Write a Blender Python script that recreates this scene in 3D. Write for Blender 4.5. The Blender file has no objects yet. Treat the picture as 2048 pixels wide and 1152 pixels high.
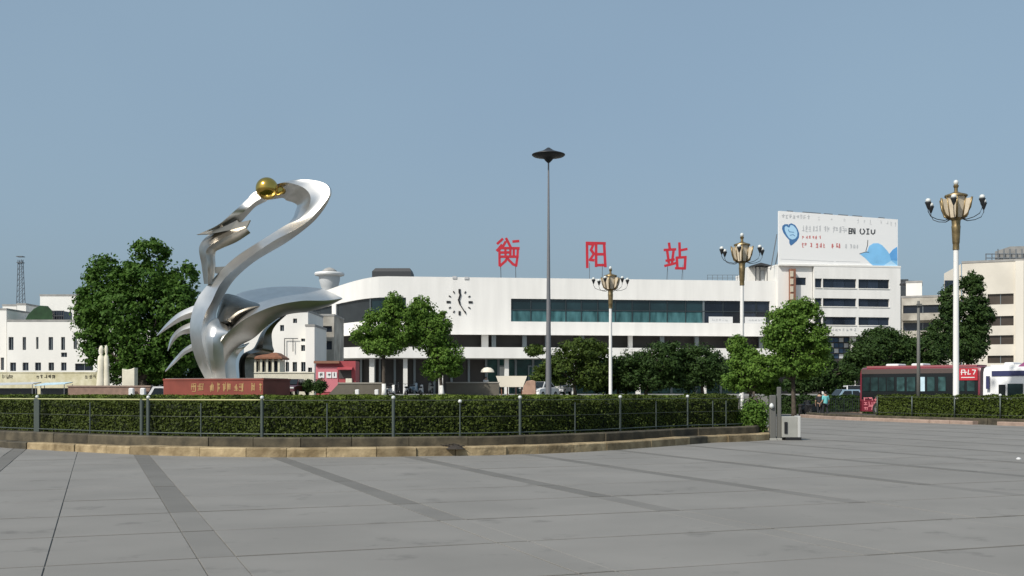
import bpy, math, random
import numpy as np
from mathutils import Vector, Matrix

# ------------------------------------------------------------------ camera, sky, sun, exposure
sc = bpy.context.scene
col = sc.collection
F, CX, HY, EYE = 2200.0, 1024.0, 783.0, 1.6          # focal length in photo pixels, horizon row, eye height

cam_data = bpy.data.cameras.new('camera')
cam_data.sensor_fit = 'HORIZONTAL'; cam_data.sensor_width = 36.0
cam_data.lens = 36.0 * F / 2048.0
cam_data.shift_y = (HY - 576.0) / 2048.0
cam_data.clip_start = 0.1; cam_data.clip_end = 6000
cam = bpy.data.objects.new('camera', cam_data); col.objects.link(cam)
cam.location = (0, 0, EYE); cam.rotation_euler = (math.pi / 2, 0, 0)
sc.camera = cam

SUN_EL, SUN_AZ = math.radians(44), math.radians(222)     # azimuth clockwise from +Y (view direction)
world = bpy.data.worlds.new('World'); sc.world = world; world.use_nodes = True
wn = world.node_tree
sky = wn.nodes.new('ShaderNodeTexSky'); sky.sky_type = 'NISHITA'; sky.sun_disc = False
sky.sun_elevation = SUN_EL; sky.sun_rotation = SUN_AZ
sky.air_density = 1.0; sky.dust_density = 4.5; sky.ozone_density = 1.4; sky.altitude = 0
haze_mix = wn.nodes.new('ShaderNodeMix'); haze_mix.data_type = 'RGBA'; haze_mix.inputs[0].default_value = 0.62   # even summer haze over the clear sky
haze_mix.inputs[7].default_value = (2.5, 3.56, 4.48, 1)
wtc = wn.nodes.new('ShaderNodeTexCoord'); wno = wn.nodes.new('ShaderNodeTexNoise'); wno.inputs['Scale'].default_value = 2.2; wno.inputs['Detail'].default_value = 3
wmr = wn.nodes.new('ShaderNodeMapRange'); wmr.inputs['From Min'].default_value = .3; wmr.inputs['From Max'].default_value = .7; wmr.inputs['To Min'].default_value = .52; wmr.inputs['To Max'].default_value = .72
wn.links.new(wtc.outputs['Generated'], wno.inputs['Vector']); wn.links.new(wno.outputs['Fac'], wmr.inputs['Value']); wn.links.new(wmr.outputs[0], haze_mix.inputs[0])
wn.links.new(sky.outputs[0], haze_mix.inputs[6]); wn.links.new(haze_mix.outputs[2], wn.nodes['Background'].inputs[0])
wn.nodes['Background'].inputs[1].default_value = 0.125
sun_data = bpy.data.lights.new('sun', 'SUN'); sun_data.energy = 3.9; sun_data.angle = math.radians(1.5)
sun_data.color = (1.0, 0.955, 0.88)
sun = bpy.data.objects.new('sun', sun_data); col.objects.link(sun)
sdir = Vector((math.sin(SUN_AZ) * math.cos(SUN_EL), math.cos(SUN_AZ) * math.cos(SUN_EL), math.sin(SUN_EL)))
sun.rotation_euler = sdir.to_track_quat('Z', 'Y').to_euler(); sun.location = (-20, -20, 60)
sc.view_settings.view_transform = 'Standard'; sc.view_settings.look = 'None'
sc.view_settings.exposure = 0.0; sc.view_settings.gamma = 1.0; sc.view_settings.use_curve_mapping = False

# ------------------------------------------------------------------ helpers
R = random.Random(7)
NR = np.random.default_rng(11)

def W(px, py, d):
    return Vector(((px - CX) / F * d, d, EYE + (HY - py) / F * d))
def WX(px, d): return (px - CX) / F * d
def WZ(py, d): return EYE + (HY - py) / F * d

def tag(o, label=None, cat=None, group=None, kind=None):
    if label: o['label'] = label
    if cat: o['category'] = cat
    if group: o['group'] = group
    if kind: o['kind'] = kind
    return o

def thing(name, label, cat, loc, group=None):
    o = bpy.data.objects.new(name, None); col.objects.link(o)
    o.location = loc; o.empty_display_size = 0.3
    return tag(o, label, cat, group)

def world_loc(o):
    p = Vector((0, 0, 0))
    while o is not None:
        p += Vector(o.location); o = o.parent
    return p

class MB:
    def __init__(self, T=None):
        self.v = []; self.f = []; self.T = T
    def P(self, p):
        return Vector(self.T(*p)) if self.T else Vector(p)
    def poly(self, pts):
        n = len(self.v); self.v += [self.P(p) for p in pts]; self.f.append(tuple(range(n, n + len(pts))))
    def box(self, x0, x1, y0, y1, z0, z1):
        n = len(self.v)
        for z in (z0, z1):
            for (x, y) in ((x0, y0), (x1, y0), (x1, y1), (x0, y1)):
                self.v.append(self.P((x, y, z)))
        for q in ((3, 2, 1, 0), (4, 5, 6, 7), (0, 1, 5, 4), (1, 2, 6, 5), (2, 3, 7, 6), (3, 0, 4, 7)):
            self.f.append(tuple(n + i for i in q))
        return self
    def bbox(self, x0, x1, y0, y1, z0, z1, b):
        # box with chamfered vertical and top edges
        pts = [(x0 + b, y0), (x1 - b, y0), (x1, y0 + b), (x1, y1 - b), (x1 - b, y1), (x0 + b, y1), (x0, y1 - b), (x0, y0 + b)]
        cx, cy = (x0 + x1) / 2, (y0 + y1) / 2
        def ins(p): return (p[0] + (b if p[0] < cx else -b), p[1] + (b if p[1] < cy else -b))
        r = [[(p[0], p[1], z0) for p in pts], [(p[0], p[1], z1 - b) for p in pts], [(*ins(p), z1) for p in pts]]
        return self.loft(r)
    def loft(self, rings, cap=True, closed=True):
        n = len(self.v); k = len(rings[0])
        for r in rings: self.v += [self.P(p) for p in r]
        for i in range(len(rings) - 1):
            for j in range(k if closed else k - 1):
                a = n + i * k + j; b = n + i * k + (j + 1) % k
                self.f.append((a, b, b + k, a + k))
        if cap:
            self.f.append(tuple(n + j for j in range(k - 1, -1, -1)))
            m = n + (len(rings) - 1) * k
            self.f.append(tuple(m + j for j in range(k)))
        return self
    def tube(self, pts, radii, n=8, cap=True):
        pts = [Vector(p) for p in pts]; rings = []
        if not isinstance(radii, (list, tuple)): radii = [radii] * len(pts)
        for i, p in enumerate(pts):
            t = (pts[min(i + 1, len(pts) - 1)] - pts[max(i - 1, 0)]).normalized()
            a = Vector((0, 0, 1)) if abs(t.z) < 0.9 else Vector((1, 0, 0))
            u = t.cross(a).normalized(); w = t.cross(u)
            rings.append([p + (u * math.cos(q) + w * math.sin(q)) * radii[i] for q in [2 * math.pi * j / n for j in range(n)]])
        return self.loft(rings, cap)
    def lathe(self, c, prof, n=16):
        c = Vector(c)
        return self.loft([[c + Vector((r * math.cos(2 * math.pi * j / n), r * math.sin(2 * math.pi * j / n), z)) for j in range(n)] for r, z in prof])
    def prism(self, pts, ext):
        # planar outline (3-D points) pushed along ext
        e = Vector(ext)
        return self.loft([[Vector(p) for p in pts], [Vector(p) + e for p in pts]])
    def wall(self, us, ws, openings, t, T=None):
        # sheet at v=0 with real openings and reveals of depth t; us/ws sorted breakpoints
        Tf = T or self.T
        def solid(i, j):
            if i < 0 or j < 0 or i >= len(us) - 1 or j >= len(ws) - 1: return False
            u = (us[i] + us[i + 1]) / 2; w = (ws[j] + ws[j + 1]) / 2
            return not any(a < u < b and c < w < d for a, b, c, d in openings)
        def q(*p):
            n = len(self.v); self.v += [Vector(Tf(*x)) for x in p]; self.f.append((n, n + 1, n + 2, n + 3))
        for i in range(len(us) - 1):
            for j in range(len(ws) - 1):
                if not solid(i, j): continue
                a, b, c, d = us[i], us[i + 1], ws[j], ws[j + 1]
                q((a, 0, c), (b, 0, c), (b, 0, d), (a, 0, d))
                if not solid(i - 1, j): q((a, -t, c), (a, 0, c), (a, 0, d), (a, -t, d))
                if not solid(i + 1, j): q((b, 0, c), (b, -t, c), (b, -t, d), (b, 0, d))
                if not solid(i, j - 1): q((a, -t, c), (b, -t, c), (b, 0, c), (a, 0, c))
                if not solid(i, j + 1): q((a, 0, d), (b, 0, d), (b, -t, d), (a, -t, d))
        return self
    def build(self, name, mat, parent=None, smooth=False, bevel=0.0):
        off = world_loc(parent) if parent is not None else Vector((0, 0, 0))
        me = bpy.data.meshes.new(name)
        me.from_pydata([tuple(p - off) for p in self.v], [], self.f)
        me.validate(); me.update()
        if mat: me.materials.append(mat)
        o = bpy.data.objects.new(name, me); col.objects.link(o)
        o.parent = parent
        if smooth:
            me.polygons.foreach_set('use_smooth', [True] * len(me.polygons))
            if smooth is not True: me.set_sharp_from_angle(angle=math.radians(smooth))
        if bevel:
            m = o.modifiers.new('bevel', 'BEVEL'); m.width = bevel; m.segments = 2; m.limit_method = 'ANGLE'
        return o

def frame(ox, oy, ang, oz=0.0):
    # local u along the facade, v towards the viewer, w up
    c, s = math.cos(ang), math.sin(ang)
    return lambda u, v, w: (ox + u * c + v * s, oy + u * s - v * c, oz + w)

def copy_tree(o, parent=None):
    c = o.copy(); col.objects.link(c); c.parent = parent
    for ch in list(o.children): copy_tree(ch, c)
    return c

def cr(pts, n):
    # Catmull-Rom through pts (tuples), n samples
    P = [np.array(p, float) for p in pts]; P = [2 * P[0] - P[1]] + P + [2 * P[-1] - P[-2]]
    m = len(P) - 3; out = []
    for k in range(n):
        t = k / (n - 1) * m; i = min(int(t), m - 1); t -= i
        a, b, c, d = P[i:i + 4]
        out.append(0.5 * (2 * b + (c - a) * t + (2 * a - 5 * b + 4 * c - d) * t * t + (3 * b - a - 3 * c + d) * t ** 3))
    return out

# ------------------------------------------------------------------ materials
def mat(name, c, rough=0.6, metal=0.0, var=0.0, scale=3.0, bump=0.0, bscale=30.0, c2=None, coat=0.0, rnd=0.0, spec=0.5, stretch=None, detail=4, stain=0.0):
    m = bpy.data.materials.new(name); m.use_nodes = True
    nt = m.node_tree; b = nt.nodes['Principled BSDF']
    b.inputs['Base Color'].default_value = (*c, 1); b.inputs['Roughness'].default_value = rough
    b.inputs['Metallic'].default_value = metal; b.inputs['Coat Weight'].default_value = coat
    b.inputs['Specular IOR Level'].default_value = spec
    tc = nt.nodes.new('ShaderNodeNewGeometry')
    vec = tc.outputs['Position']
    if stretch:
        mp = nt.nodes.new('ShaderNodeMapping'); mp.inputs['Scale'].default_value = stretch
        nt.links.new(vec, mp.inputs['Vector']); vec = mp.outputs[0]
    out = None
    if var or c2:
        n = nt.nodes.new('ShaderNodeTexNoise'); n.inputs['Scale'].default_value = scale; n.inputs['Detail'].default_value = detail
        nt.links.new(vec, n.inputs['Vector'])
        r = nt.nodes.new('ShaderNodeValToRGB')
        lo = tuple(x * (1 - var) for x in c); hi = tuple(min(1, x * (1 + var)) for x in (c2 or c))
        r.color_ramp.elements[0].position = 0.32; r.color_ramp.elements[1].position = 0.7
        r.color_ramp.elements[0].color = (*lo, 1); r.color_ramp.elements[1].color = (*hi, 1)
        nt.links.new(n.outputs['Fac'], r.inputs[0]); out = r.outputs[0]
    if rnd:
        oi = nt.nodes.new('ShaderNodeObjectInfo'); mr = nt.nodes.new('ShaderNodeMapRange')
        mr.inputs['To Min'].default_value = 1 - rnd; mr.inputs['To Max'].default_value = 1 + rnd
        nt.links.new(oi.outputs['Random'], mr.inputs['Value'])
        mx = nt.nodes.new('ShaderNodeMix'); mx.data_type = 'RGBA'; mx.blend_type = 'MULTIPLY'; mx.inputs[0].default_value = 1
        if out: nt.links.new(out, mx.inputs[6])
        else: mx.inputs[6].default_value = (*c, 1)
        nt.links.new(mr.outputs[0], mx.inputs[7]); out = mx.outputs[2]
    if stain:
        n3 = nt.nodes.new('ShaderNodeTexNoise'); n3.inputs['Scale'].default_value = 1.15; n3.inputs['Detail'].default_value = 5; n3.inputs['Roughness'].default_value = .62
        nt.links.new(tc.outputs['Position'], n3.inputs['Vector'])
        r3 = nt.nodes.new('ShaderNodeMapRange'); r3.inputs['From Min'].default_value = .6; r3.inputs['From Max'].default_value = .72
        r3.inputs['To Min'].default_value = 1; r3.inputs['To Max'].default_value = 1 - stain; nt.links.new(n3.outputs['Fac'], r3.inputs['Value'])
        m3 = nt.nodes.new('ShaderNodeMix'); m3.data_type = 'RGBA'; m3.blend_type = 'MULTIPLY'; m3.inputs[0].default_value = 1
        nt.links.new(out, m3.inputs[6]); nt.links.new(r3.outputs[0], m3.inputs[7]); out = m3.outputs[2]
    if out: nt.links.new(out, b.inputs['Base Color'])
    if bump:
        n2 = nt.nodes.new('ShaderNodeTexNoise'); n2.inputs['Scale'].default_value = bscale; n2.inputs['Detail'].default_value = 3
        nt.links.new(vec, n2.inputs['Vector'])
        bp = nt.nodes.new('ShaderNodeBump'); bp.inputs['Strength'].default_value = bump; bp.inputs['Distance'].default_value = 0.05
        nt.links.new(n2.outputs['Fac'], bp.inputs['Height']); nt.links.new(bp.outputs[0], b.inputs['Normal'])
    return m

def leaf_mat(name, dark, light, trans=0.25):
    m = bpy.data.materials.new(name); m.use_nodes = True; nt = m.node_tree
    b = nt.nodes['Principled BSDF']; out = nt.nodes['Material Output']
    g = nt.nodes.new('ShaderNodeNewGeometry'); r = nt.nodes.new('ShaderNodeValToRGB')
    r.color_ramp.elements[0].color = (*dark, 1); r.color_ramp.elements[1].color = (*light, 1)
    n = nt.nodes.new('ShaderNodeTexNoise'); n.inputs['Scale'].default_value = 0.7; n.inputs['Detail'].default_value = 2
    nt.links.new(g.outputs['Position'], n.inputs['Vector'])
    mx = nt.nodes.new('ShaderNodeMath'); mx.operation = 'MULTIPLY_ADD'; mx.inputs[1].default_value = 0.6
    sb = nt.nodes.new('ShaderNodeMath'); sb.operation = 'MULTIPLY_ADD'; sb.inputs[1].default_value = 1.0; sb.inputs[2].default_value = -0.3
    nt.links.new(n.outputs['Fac'], sb.inputs[0])
    nt.links.new(g.outputs['Random Per Island'], mx.inputs[0]); nt.links.new(sb.outputs[0], mx.inputs[2])
    nt.links.new(mx.outputs[0], r.inputs[0]); nt.links.new(r.outputs[0], b.inputs['Base Color'])
    b.inputs['Roughness'].default_value = 0.65; b.inputs['Specular IOR Level'].default_value = 0.2
    t = nt.nodes.new('ShaderNodeBsdfTranslucent'); ms = nt.nodes.new('ShaderNodeMixShader'); ms.inputs[0].default_value = trans
    nt.links.new(r.outputs[0], t.inputs[0]); nt.links.new(b.outputs[0], ms.inputs[1]); nt.links.new(t.outputs[0], ms.inputs[2])
    nt.links.new(ms.outputs[0], out.inputs[0])
    return m

M = {}
M['plaza_base'] = mat('joint_grit', (0.15, 0.145, 0.133), 0.9, var=0.2, scale=8)
M['slab'] = mat('paving_slab', (0.207, 0.2, 0.186), 0.85, var=0.07, scale=0.55, bump=0.05, bscale=60, rnd=0.03, c2=(0.212, 0.204, 0.19), spec=0.2, stain=0.3)
M['band'] = mat('paving_band', (0.15, 0.145, 0.134), 0.85, var=0.06, scale=0.8, bump=0.05, bscale=60, rnd=0.06, spec=0.2)
M['band_mid'] = mat('paving_band_worn', (0.178, 0.172, 0.16), 0.85, var=0.08, scale=0.8, bump=0.05, bscale=60, rnd=0.04, spec=0.2)
M['ground'] = mat('asphalt', (0.09, 0.088, 0.084), 0.85, var=0.2, scale=0.4)
M['terrace'] = mat('terrace_concrete', (0.2, 0.195, 0.18), 0.8, var=0.12, scale=0.8)
M['kerb_yellow'] = mat('kerb_sandstone', (0.29, 0.21, 0.105), 0.85, var=0.4, scale=2.6, bump=0.4, bscale=12, rnd=0.2, c2=(0.29, 0.225, 0.13), stain=0.45)
M['kerb_dark'] = mat('kerb_grime', (0.058, 0.05, 0.032), 0.85, var=0.35, scale=3, bump=0.2, bscale=18, rnd=0.2, c2=(0.08, 0.067, 0.043))
M['kerb_pink'] = mat('kerb_granite', (0.34, 0.25, 0.2), 0.8, var=0.15, scale=3, bump=0.2, bscale=18, rnd=0.1)
M['soil'] = mat('soil', (0.05, 0.04, 0.028), 0.95, var=0.3, scale=3)
M['white'] = mat('white_facade', (0.80, 0.785, 0.75), 0.55, var=0.06, scale=0.8, stretch=(1, 1, 0.12), detail=6)
M['white2'] = mat('white_render', (0.78, 0.765, 0.72), 0.7, var=0.06, scale=0.35, stretch=(1, 1, 0.3))
M['cream'] = mat('cream_render', (0.68, 0.64, 0.56), 0.75, var=0.08, scale=0.4, stretch=(1, 1, 0.3))
M['beige'] = mat('beige_tile', (0.63, 0.59, 0.51), 0.7, var=0.08, scale=0.5)
M['concrete'] = mat('concrete_grey', (0.3, 0.295, 0.28), 0.8, var=0.18, scale=1.2)
M['dirty'] = mat('weathered_concrete', (0.36, 0.33, 0.28), 0.85, var=0.3, scale=0.5, c2=(0.42, 0.4, 0.35))
M['roof_dark'] = mat('roof_dark', (0.035, 0.038, 0.042), 0.6)
M['black'] = mat('black_paint', (0.012, 0.012, 0.013), 0.45)
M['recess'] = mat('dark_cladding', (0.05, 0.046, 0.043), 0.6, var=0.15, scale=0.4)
M['frame'] = mat('aluminium_frame', (0.22, 0.25, 0.26), 0.4, metal=0.6)
M['frame_dark'] = mat('dark_frame', (0.03, 0.04, 0.045), 0.4)
M['glass_up'] = mat('glass_dark_teal', (0.012, 0.03, 0.036), 0.1, var=0.25, scale=0.3, rnd=0.4, spec=0.55)
M['glass_lo'] = mat('glass_teal', (0.03, 0.105, 0.115), 0.22, var=0.45, scale=1.2, rnd=0.25, spec=0.5, stretch=(1, 1, 0.3), c2=(0.05, 0.13, 0.14))
M['glass_navy'] = mat('glass_navy', (0.015, 0.022, 0.036), 0.12, var=0.3, scale=0.5, rnd=0.5)
M['glass_brown'] = mat('glass_brown', (0.06, 0.048, 0.038), 0.3, var=0.2, scale=0.6, rnd=0.2)
M['glass_blue'] = mat('glass_blue', (0.06, 0.11, 0.19), 0.2, rnd=0.4, var=0.3, scale=0.6)
M['glass_curve'] = mat('glass_smoked', (0.03, 0.036, 0.04), 0.12, var=0.15, scale=0.5)
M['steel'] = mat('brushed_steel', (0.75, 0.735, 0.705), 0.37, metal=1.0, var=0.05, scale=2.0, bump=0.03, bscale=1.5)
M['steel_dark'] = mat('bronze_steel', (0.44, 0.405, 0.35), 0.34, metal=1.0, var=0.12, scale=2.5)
M['steel_black'] = mat('darkened_steel', (0.2, 0.185, 0.16), 0.24, metal=1.0, var=0.2, scale=2.5)  # the hollow's darkness is put into this colour; the support arch shares it
M['gold'] = mat('polished_gold', (0.62, 0.42, 0.10), 0.16, metal=1.0, bump=0.03, bscale=2.5)
M['red_stone'] = mat('red_granite', (0.22, 0.05, 0.034), 0.55, var=0.15, scale=1.2, rnd=0.07)
M['gilt'] = mat('gilt_lettering', (0.42, 0.26, 0.11), 0.6)
M['red_sign'] = mat('red_enamel', (0.46, 0.016, 0.032), 0.5, var=0.1, scale=1)
M['bronze'] = mat('lamp_bronze', (0.27, 0.2, 0.1), 0.42, metal=0.75, var=0.3, scale=5)
M['lamp_glass'] = mat('lamp_opal', (0.60, 0.52, 0.40), 0.3, var=0.1, scale=3)
M['lamp_white'] = mat('lamp_globe', (0.62, 0.64, 0.62), 0.35)
M['pole_white'] = mat('white_pole', (0.78, 0.77, 0.74), 0.45)
M['pole_grey'] = mat('grey_pole', (0.2, 0.2, 0.21), 0.45, metal=0.3)
M['lamp_iron'] = mat('dark_iron', (0.03, 0.032, 0.035), 0.5, metal=0.3)
M['post'] = mat('fence_post_metal', (0.085, 0.105, 0.095), 0.5, metal=0.3)
M['rail'] = mat('fence_rail_metal', (0.08, 0.09, 0.07), 0.5, metal=0.3)
M['rail_lit'] = mat('fence_rail_sunlit', (0.42, 0.42, 0.2), 0.5, metal=0.1)  # sunlight on the left top rail is put into its yellow colour
M['bark'] = mat('bark', (0.075, 0.06, 0.045), 0.9, var=0.3, scale=6, bump=0.3, bscale=12)
M['limewash'] = mat('limewash', (0.72, 0.71, 0.67), 0.85, var=0.12, scale=5)
M['leaf_big'] = leaf_mat('leaf_camphor', (0.032, 0.085, 0.012), (0.10, 0.19, 0.028), 0.3)
M['leaf_lit'] = leaf_mat('leaf_light', (0.052, 0.118, 0.015), (0.155, 0.262, 0.042), 0.3)
M['leaf_olive'] = leaf_mat('leaf_olive', (0.03, 0.058, 0.01), (0.085, 0.125, 0.02), 0.25)
M['leaf_dark'] = leaf_mat('leaf_dark', (0.018, 0.042, 0.01), (0.048, 0.088, 0.018), 0.2)
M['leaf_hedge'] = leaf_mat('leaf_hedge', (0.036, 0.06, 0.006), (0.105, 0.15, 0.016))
M['leaf_hedge_dark'] = leaf_mat('leaf_hedge_dark', (0.038, 0.06, 0.009), (0.09, 0.125, 0.018))
M['leaf_hedge_shade'] = leaf_mat('leaf_hedge_shaded', (0.03, 0.046, 0.008), (0.085, 0.115, 0.018), 0.2)  # shade on the hedge front is put into these darker leaf colours
M['leaf_bed_sunlit'] = leaf_mat('leaf_bed_sunlit', (0.05, 0.08, 0.01), (0.15, 0.2, 0.026), 0.25)  # lighter leaves carry the sunlit bed top in their colour
M['hedge_core'] = mat('hedge_core', (0.014, 0.022, 0.007), 0.95, var=0.3, scale=5)
M['bus_red'] = mat('bus_red_paint', (0.15, 0.014, 0.028), 0.35, coat=0.3)
M['bus_pink'] = mat('bus_roof_paint', (0.3, 0.1, 0.11), 0.5)
M['bus_fascia'] = mat('bus_fascia', (0.085, 0.062, 0.055), 0.5)
M['bus_window'] = mat('bus_window', (0.012, 0.014, 0.015), 0.1)
M['bus_pane'] = mat('bus_pane', (0.022, 0.05, 0.05), 0.12, rnd=0.6, var=0.6, scale=2.2)
M['white_paint'] = mat('white_paint', (0.76, 0.76, 0.75), 0.4, coat=0.3)
M['purple'] = mat('purple_paint', (0.2, 0.03, 0.13), 0.4)
M['navy'] = mat('navy_paint', (0.035, 0.04, 0.11), 0.4)
M['tyre'] = mat('tyre_rubber', (0.015, 0.015, 0.015), 0.85)
M['chrome'] = mat('wheel_metal', (0.45, 0.45, 0.45), 0.35, metal=0.9)
M['heart_line'] = mat('print_blue', (0.06, 0.17, 0.36), 0.5)
M['heart_fill'] = mat('print_pale_blue', (0.42, 0.66, 0.85), 0.5)
M['sea_blue'] = mat('print_sea_blue', (0.22, 0.52, 0.82), 0.5, var=0.15, scale=0.35)
M['sea_blue2'] = mat('print_deep_blue', (0.12, 0.36, 0.70), 0.5, var=0.15, scale=0.35)
M['ink'] = mat('print_black', (0.05, 0.055, 0.06), 0.6)
M['ink_pale'] = mat('print_grey', (0.5, 0.51, 0.52), 0.6)
M['ink_red'] = mat('print_red', (0.55, 0.17, 0.16), 0.6)
M['board'] = mat('billboard_vinyl', (0.80, 0.80, 0.79), 0.5)
M['pink_stone'] = mat('pink_stone', (0.40, 0.25, 0.18), 0.75, var=0.2, scale=2)
M['kiosk_red'] = mat('kiosk_red', (0.36, 0.06, 0.07), 0.6, var=0.15, scale=1)
M['kiosk_pink'] = mat('kiosk_pink', (0.55, 0.17, 0.2), 0.6)
M['kiosk_brown'] = mat('kiosk_awning', (0.24, 0.11, 0.07), 0.7)
M['wall_taupe'] = mat('taupe_render', (0.125, 0.112, 0.088), 0.8, var=0.1, scale=1.2)
M['wall_cap'] = mat('wall_coping', (0.33, 0.31, 0.27), 0.8)
M['tarp'] = mat('tarp_blue', (0.5, 0.66, 0.74), 0.6, var=0.12, scale=2)
M['tarp_white'] = mat('tarp_grey', (0.5, 0.52, 0.52), 0.6)
M['yellow_wall'] = mat('yellow_wash', (0.58, 0.53, 0.33), 0.8, var=0.12, scale=1.2, c2=(0.62, 0.58, 0.42))
M['tile_roof'] = mat('tile_roof', (0.2, 0.085, 0.045), 0.8, var=0.2, scale=3)
M['pale_stone'] = mat('pale_stone', (0.72, 0.68, 0.55), 0.8, var=0.08, scale=2)
M['skin'] = mat('skin', (0.42, 0.26, 0.18), 0.6)
M['hair'] = mat('hair', (0.012, 0.01, 0.01), 0.5)
M['cyan_cloth'] = mat('cyan_cloth', (0.16, 0.52, 0.52), 0.8)
M['dark_cloth'] = mat('dark_cloth', (0.018, 0.02, 0.024), 0.85)
M['white_cloth'] = mat('white_cloth', (0.7, 0.7, 0.68), 0.8)
M['car_dark'] = mat('car_dark_paint', (0.02, 0.05, 0.055), 0.25, coat=0.6)
M['car_blue'] = mat('car_blue_paint', (0.25, 0.36, 0.45), 0.3, coat=0.6)
M['car_maroon'] = mat('car_maroon_paint', (0.08, 0.012, 0.016), 0.3, coat=0.5)
M['umbrella'] = mat('umbrella_canvas', (0.76, 0.70, 0.58), 0.8)
M['screen_green'] = mat('foyer_glass', (0.02, 0.075, 0.065), 0.15, var=0.4, scale=0.5)
M['shade_net'] = mat('shade_net', (0.02, 0.055, 0.022), 0.9, var=0.2, scale=1.5)
M['cabinet'] = mat('cabinet_grey', (0.33, 0.33, 0.3), 0.6, var=0.08, scale=3)
M['cabinet_lip'] = mat('cabinet_edge', (0.5, 0.5, 0.48), 0.5)
M['pillar_grey'] = mat('pillar_grey', (0.12, 0.12, 0.11), 0.6)
M['litter'] = mat('paper_litter', (0.6, 0.6, 0.6), 0.8)
M['dead_wood'] = mat('dead_twigs', (0.035, 0.028, 0.022), 0.95)
M['brick_wall'] = mat('brick_wall', (0.26, 0.17, 0.13), 0.85, var=0.15, scale=3)
M['mast_steel'] = mat('mast_steel', (0.13, 0.15, 0.17), 0.6)
M['tank_white'] = mat('tank_white', (0.55, 0.57, 0.58), 0.6)

def strokes(mb, lines, plane, width, thick):
    # flat raised strokes; plane(x, y, h) -> world; lines in the plane's own units
    k = 0
    for ln in lines:
        for (a, b) in zip(ln[:-1], ln[1:]):
            k += 1; e = (k % 13) * min(.003, thick * .06)
            dx, dy = b[0] - a[0], b[1] - a[1]; L = math.hypot(dx, dy) or 1e-6
            ux, uy = dx / L, dy / L; h = width / 2
            a2 = (a[0] - ux * h * 0.8, a[1] - uy * h * 0.8); b2 = (b[0] + ux * h * 0.8, b[1] + uy * h * 0.8)
            c = [(a2[0] - uy * h, a2[1] + ux * h), (a2[0] + uy * h, a2[1] - ux * h), (b2[0] + uy * h, b2[1] - ux * h), (b2[0] - uy * h, b2[1] + ux * h)]
            mb.loft([[plane(x, y, e * .3) for x, y in c], [plane(x, y, thick + e) for x, y in c]])

def glyph(rng, x, y, w, h, dense=6):
    # a worn, no longer readable character: a few crossing strokes in a cell
    out = []
    for k in range(dense):
        if rng.random() < 0.5:
            yy = y + h * rng.uniform(0.05, 0.95); out.append([(x + w * rng.uniform(0, 0.3), yy), (x + w * rng.uniform(0.6, 1), yy + h * rng.uniform(-0.05, 0.05))])
        else:
            xx = x + w * rng.uniform(0.1, 0.9); out.append([(xx, y + h * rng.uniform(0, 0.3)), (xx + w * rng.uniform(-0.1, 0.1), y + h * rng.uniform(0.6, 1))])
    return out

# ------------------------------------------------------------------ ground and paving
def sheet(name, x0, x1, y0, y1, z, m, kind='structure'):
    mb = MB(); mb.poly([(x0, y0, z), (x1, y0, z), (x1, y1, z), (x0, y1, z)])
    return tag(mb.build(name, m), kind=kind)
sheet('ground', -2500, 2500, -300, 4500, -0.06, M['ground'])
plaza = sheet('plaza', -45, 45, -6, 80, -0.012, M['plaza_base'])

BA = math.atan2(190 - CX, F)                              # paving bands run towards this bearing
bvec = Vector((math.sin(BA), math.cos(BA))); cvec = Vector((math.cos(BA), -math.sin(BA)))
PER, BW, ROW, GAP = 3.06, 0.36, 2.12, 0.012
Q0, R0 = 0.92, 0.35
def slab_mesh(name, w, l, m):
    mb = MB(); mb.bbox(-w / 2, w / 2, -l / 2, l / 2, -0.05, 0.0, 0.003)
    o = mb.build(name, m); me = o.data; bpy.data.objects.remove(o); return me
RG = 0.06
me_band = slab_mesh('band_slab', BW - GAP, ROW - RG, M['band'])
me_slab = slab_mesh('slab', PER - BW - GAP, ROW - RG, M['slab'])
me_band_mid = slab_mesh('band_slab', BW - GAP, ROW - RG, M['band_mid'])
me_band_near = slab_mesh('band_slab', BW - GAP, ROW - RG, M['slab'])
me_half = slab_mesh('half_slab', (PER - BW) / 2 - GAP, ROW - RG, M['slab'])
cells = []
for i in range(-9, 20):
    for j in range(-6, 36):
        r = R0 + (j + 0.5) * ROW
        opts = [(Q0 + i * PER + BW / 2, me_band, 'band_slab')]
        if i in (-1, -3, 6): opts += [(Q0 + i * PER + BW + (PER - BW) * f, me_half, 'slab') for f in (0.25, 0.75)]
        else: opts += [(Q0 + i * PER + (BW + PER) / 2, me_slab, 'slab')]
        for q, me, nm in opts:
            p = cvec * q + bvec * r
            if p.y < 3 or p.y > 78 or abs(p.x) > 40: continue
            if abs(p.x) > 0.48 * p.y + 2.5: continue
            if 'bed' and p.x < 8 and p.y > 41: continue
            if nm == 'band_slab':
                lim = {0: (11.3, 13.8), 1: (14.6, 16.2), 2: (15.6, 17.0), 3: (15.5, 17.2)}.get(i, (16.5, 19.5))
                me = me_band_near if p.y < lim[0] else me_band_mid if p.y < lim[1] else me_band
            cells.append((p.y, p, me, nm))
cells.sort(key=lambda c: c[0])
n_slab = {'slab': 0, 'band_slab': 0}; rest = MB(); rest_b = MB()
for _, p, me, nm in cells:
    z = R.uniform(-0.0025, 0.0025)
    if n_slab[nm] < 290:
        n_slab[nm] += 1
        o = bpy.data.objects.new(nm, me); col.objects.link(o); o.parent = plaza
        o.location = (p.x, p.y, z); o.rotation_euler = (R.uniform(-.0012, .0012), R.uniform(-.0012, .0012), -BA)
    else:
        mat4 = Matrix.Translation((p.x, p.y, z)) @ Matrix.Rotation(-BA, 4, 'Z')
        tgt = rest if nm == 'slab' else rest_b
        n = len(tgt.v); tgt.v += [mat4 @ v.co for v in me.vertices]; tgt.f += [tuple(n + k for k in f.vertices) for f in me.polygons]
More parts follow.
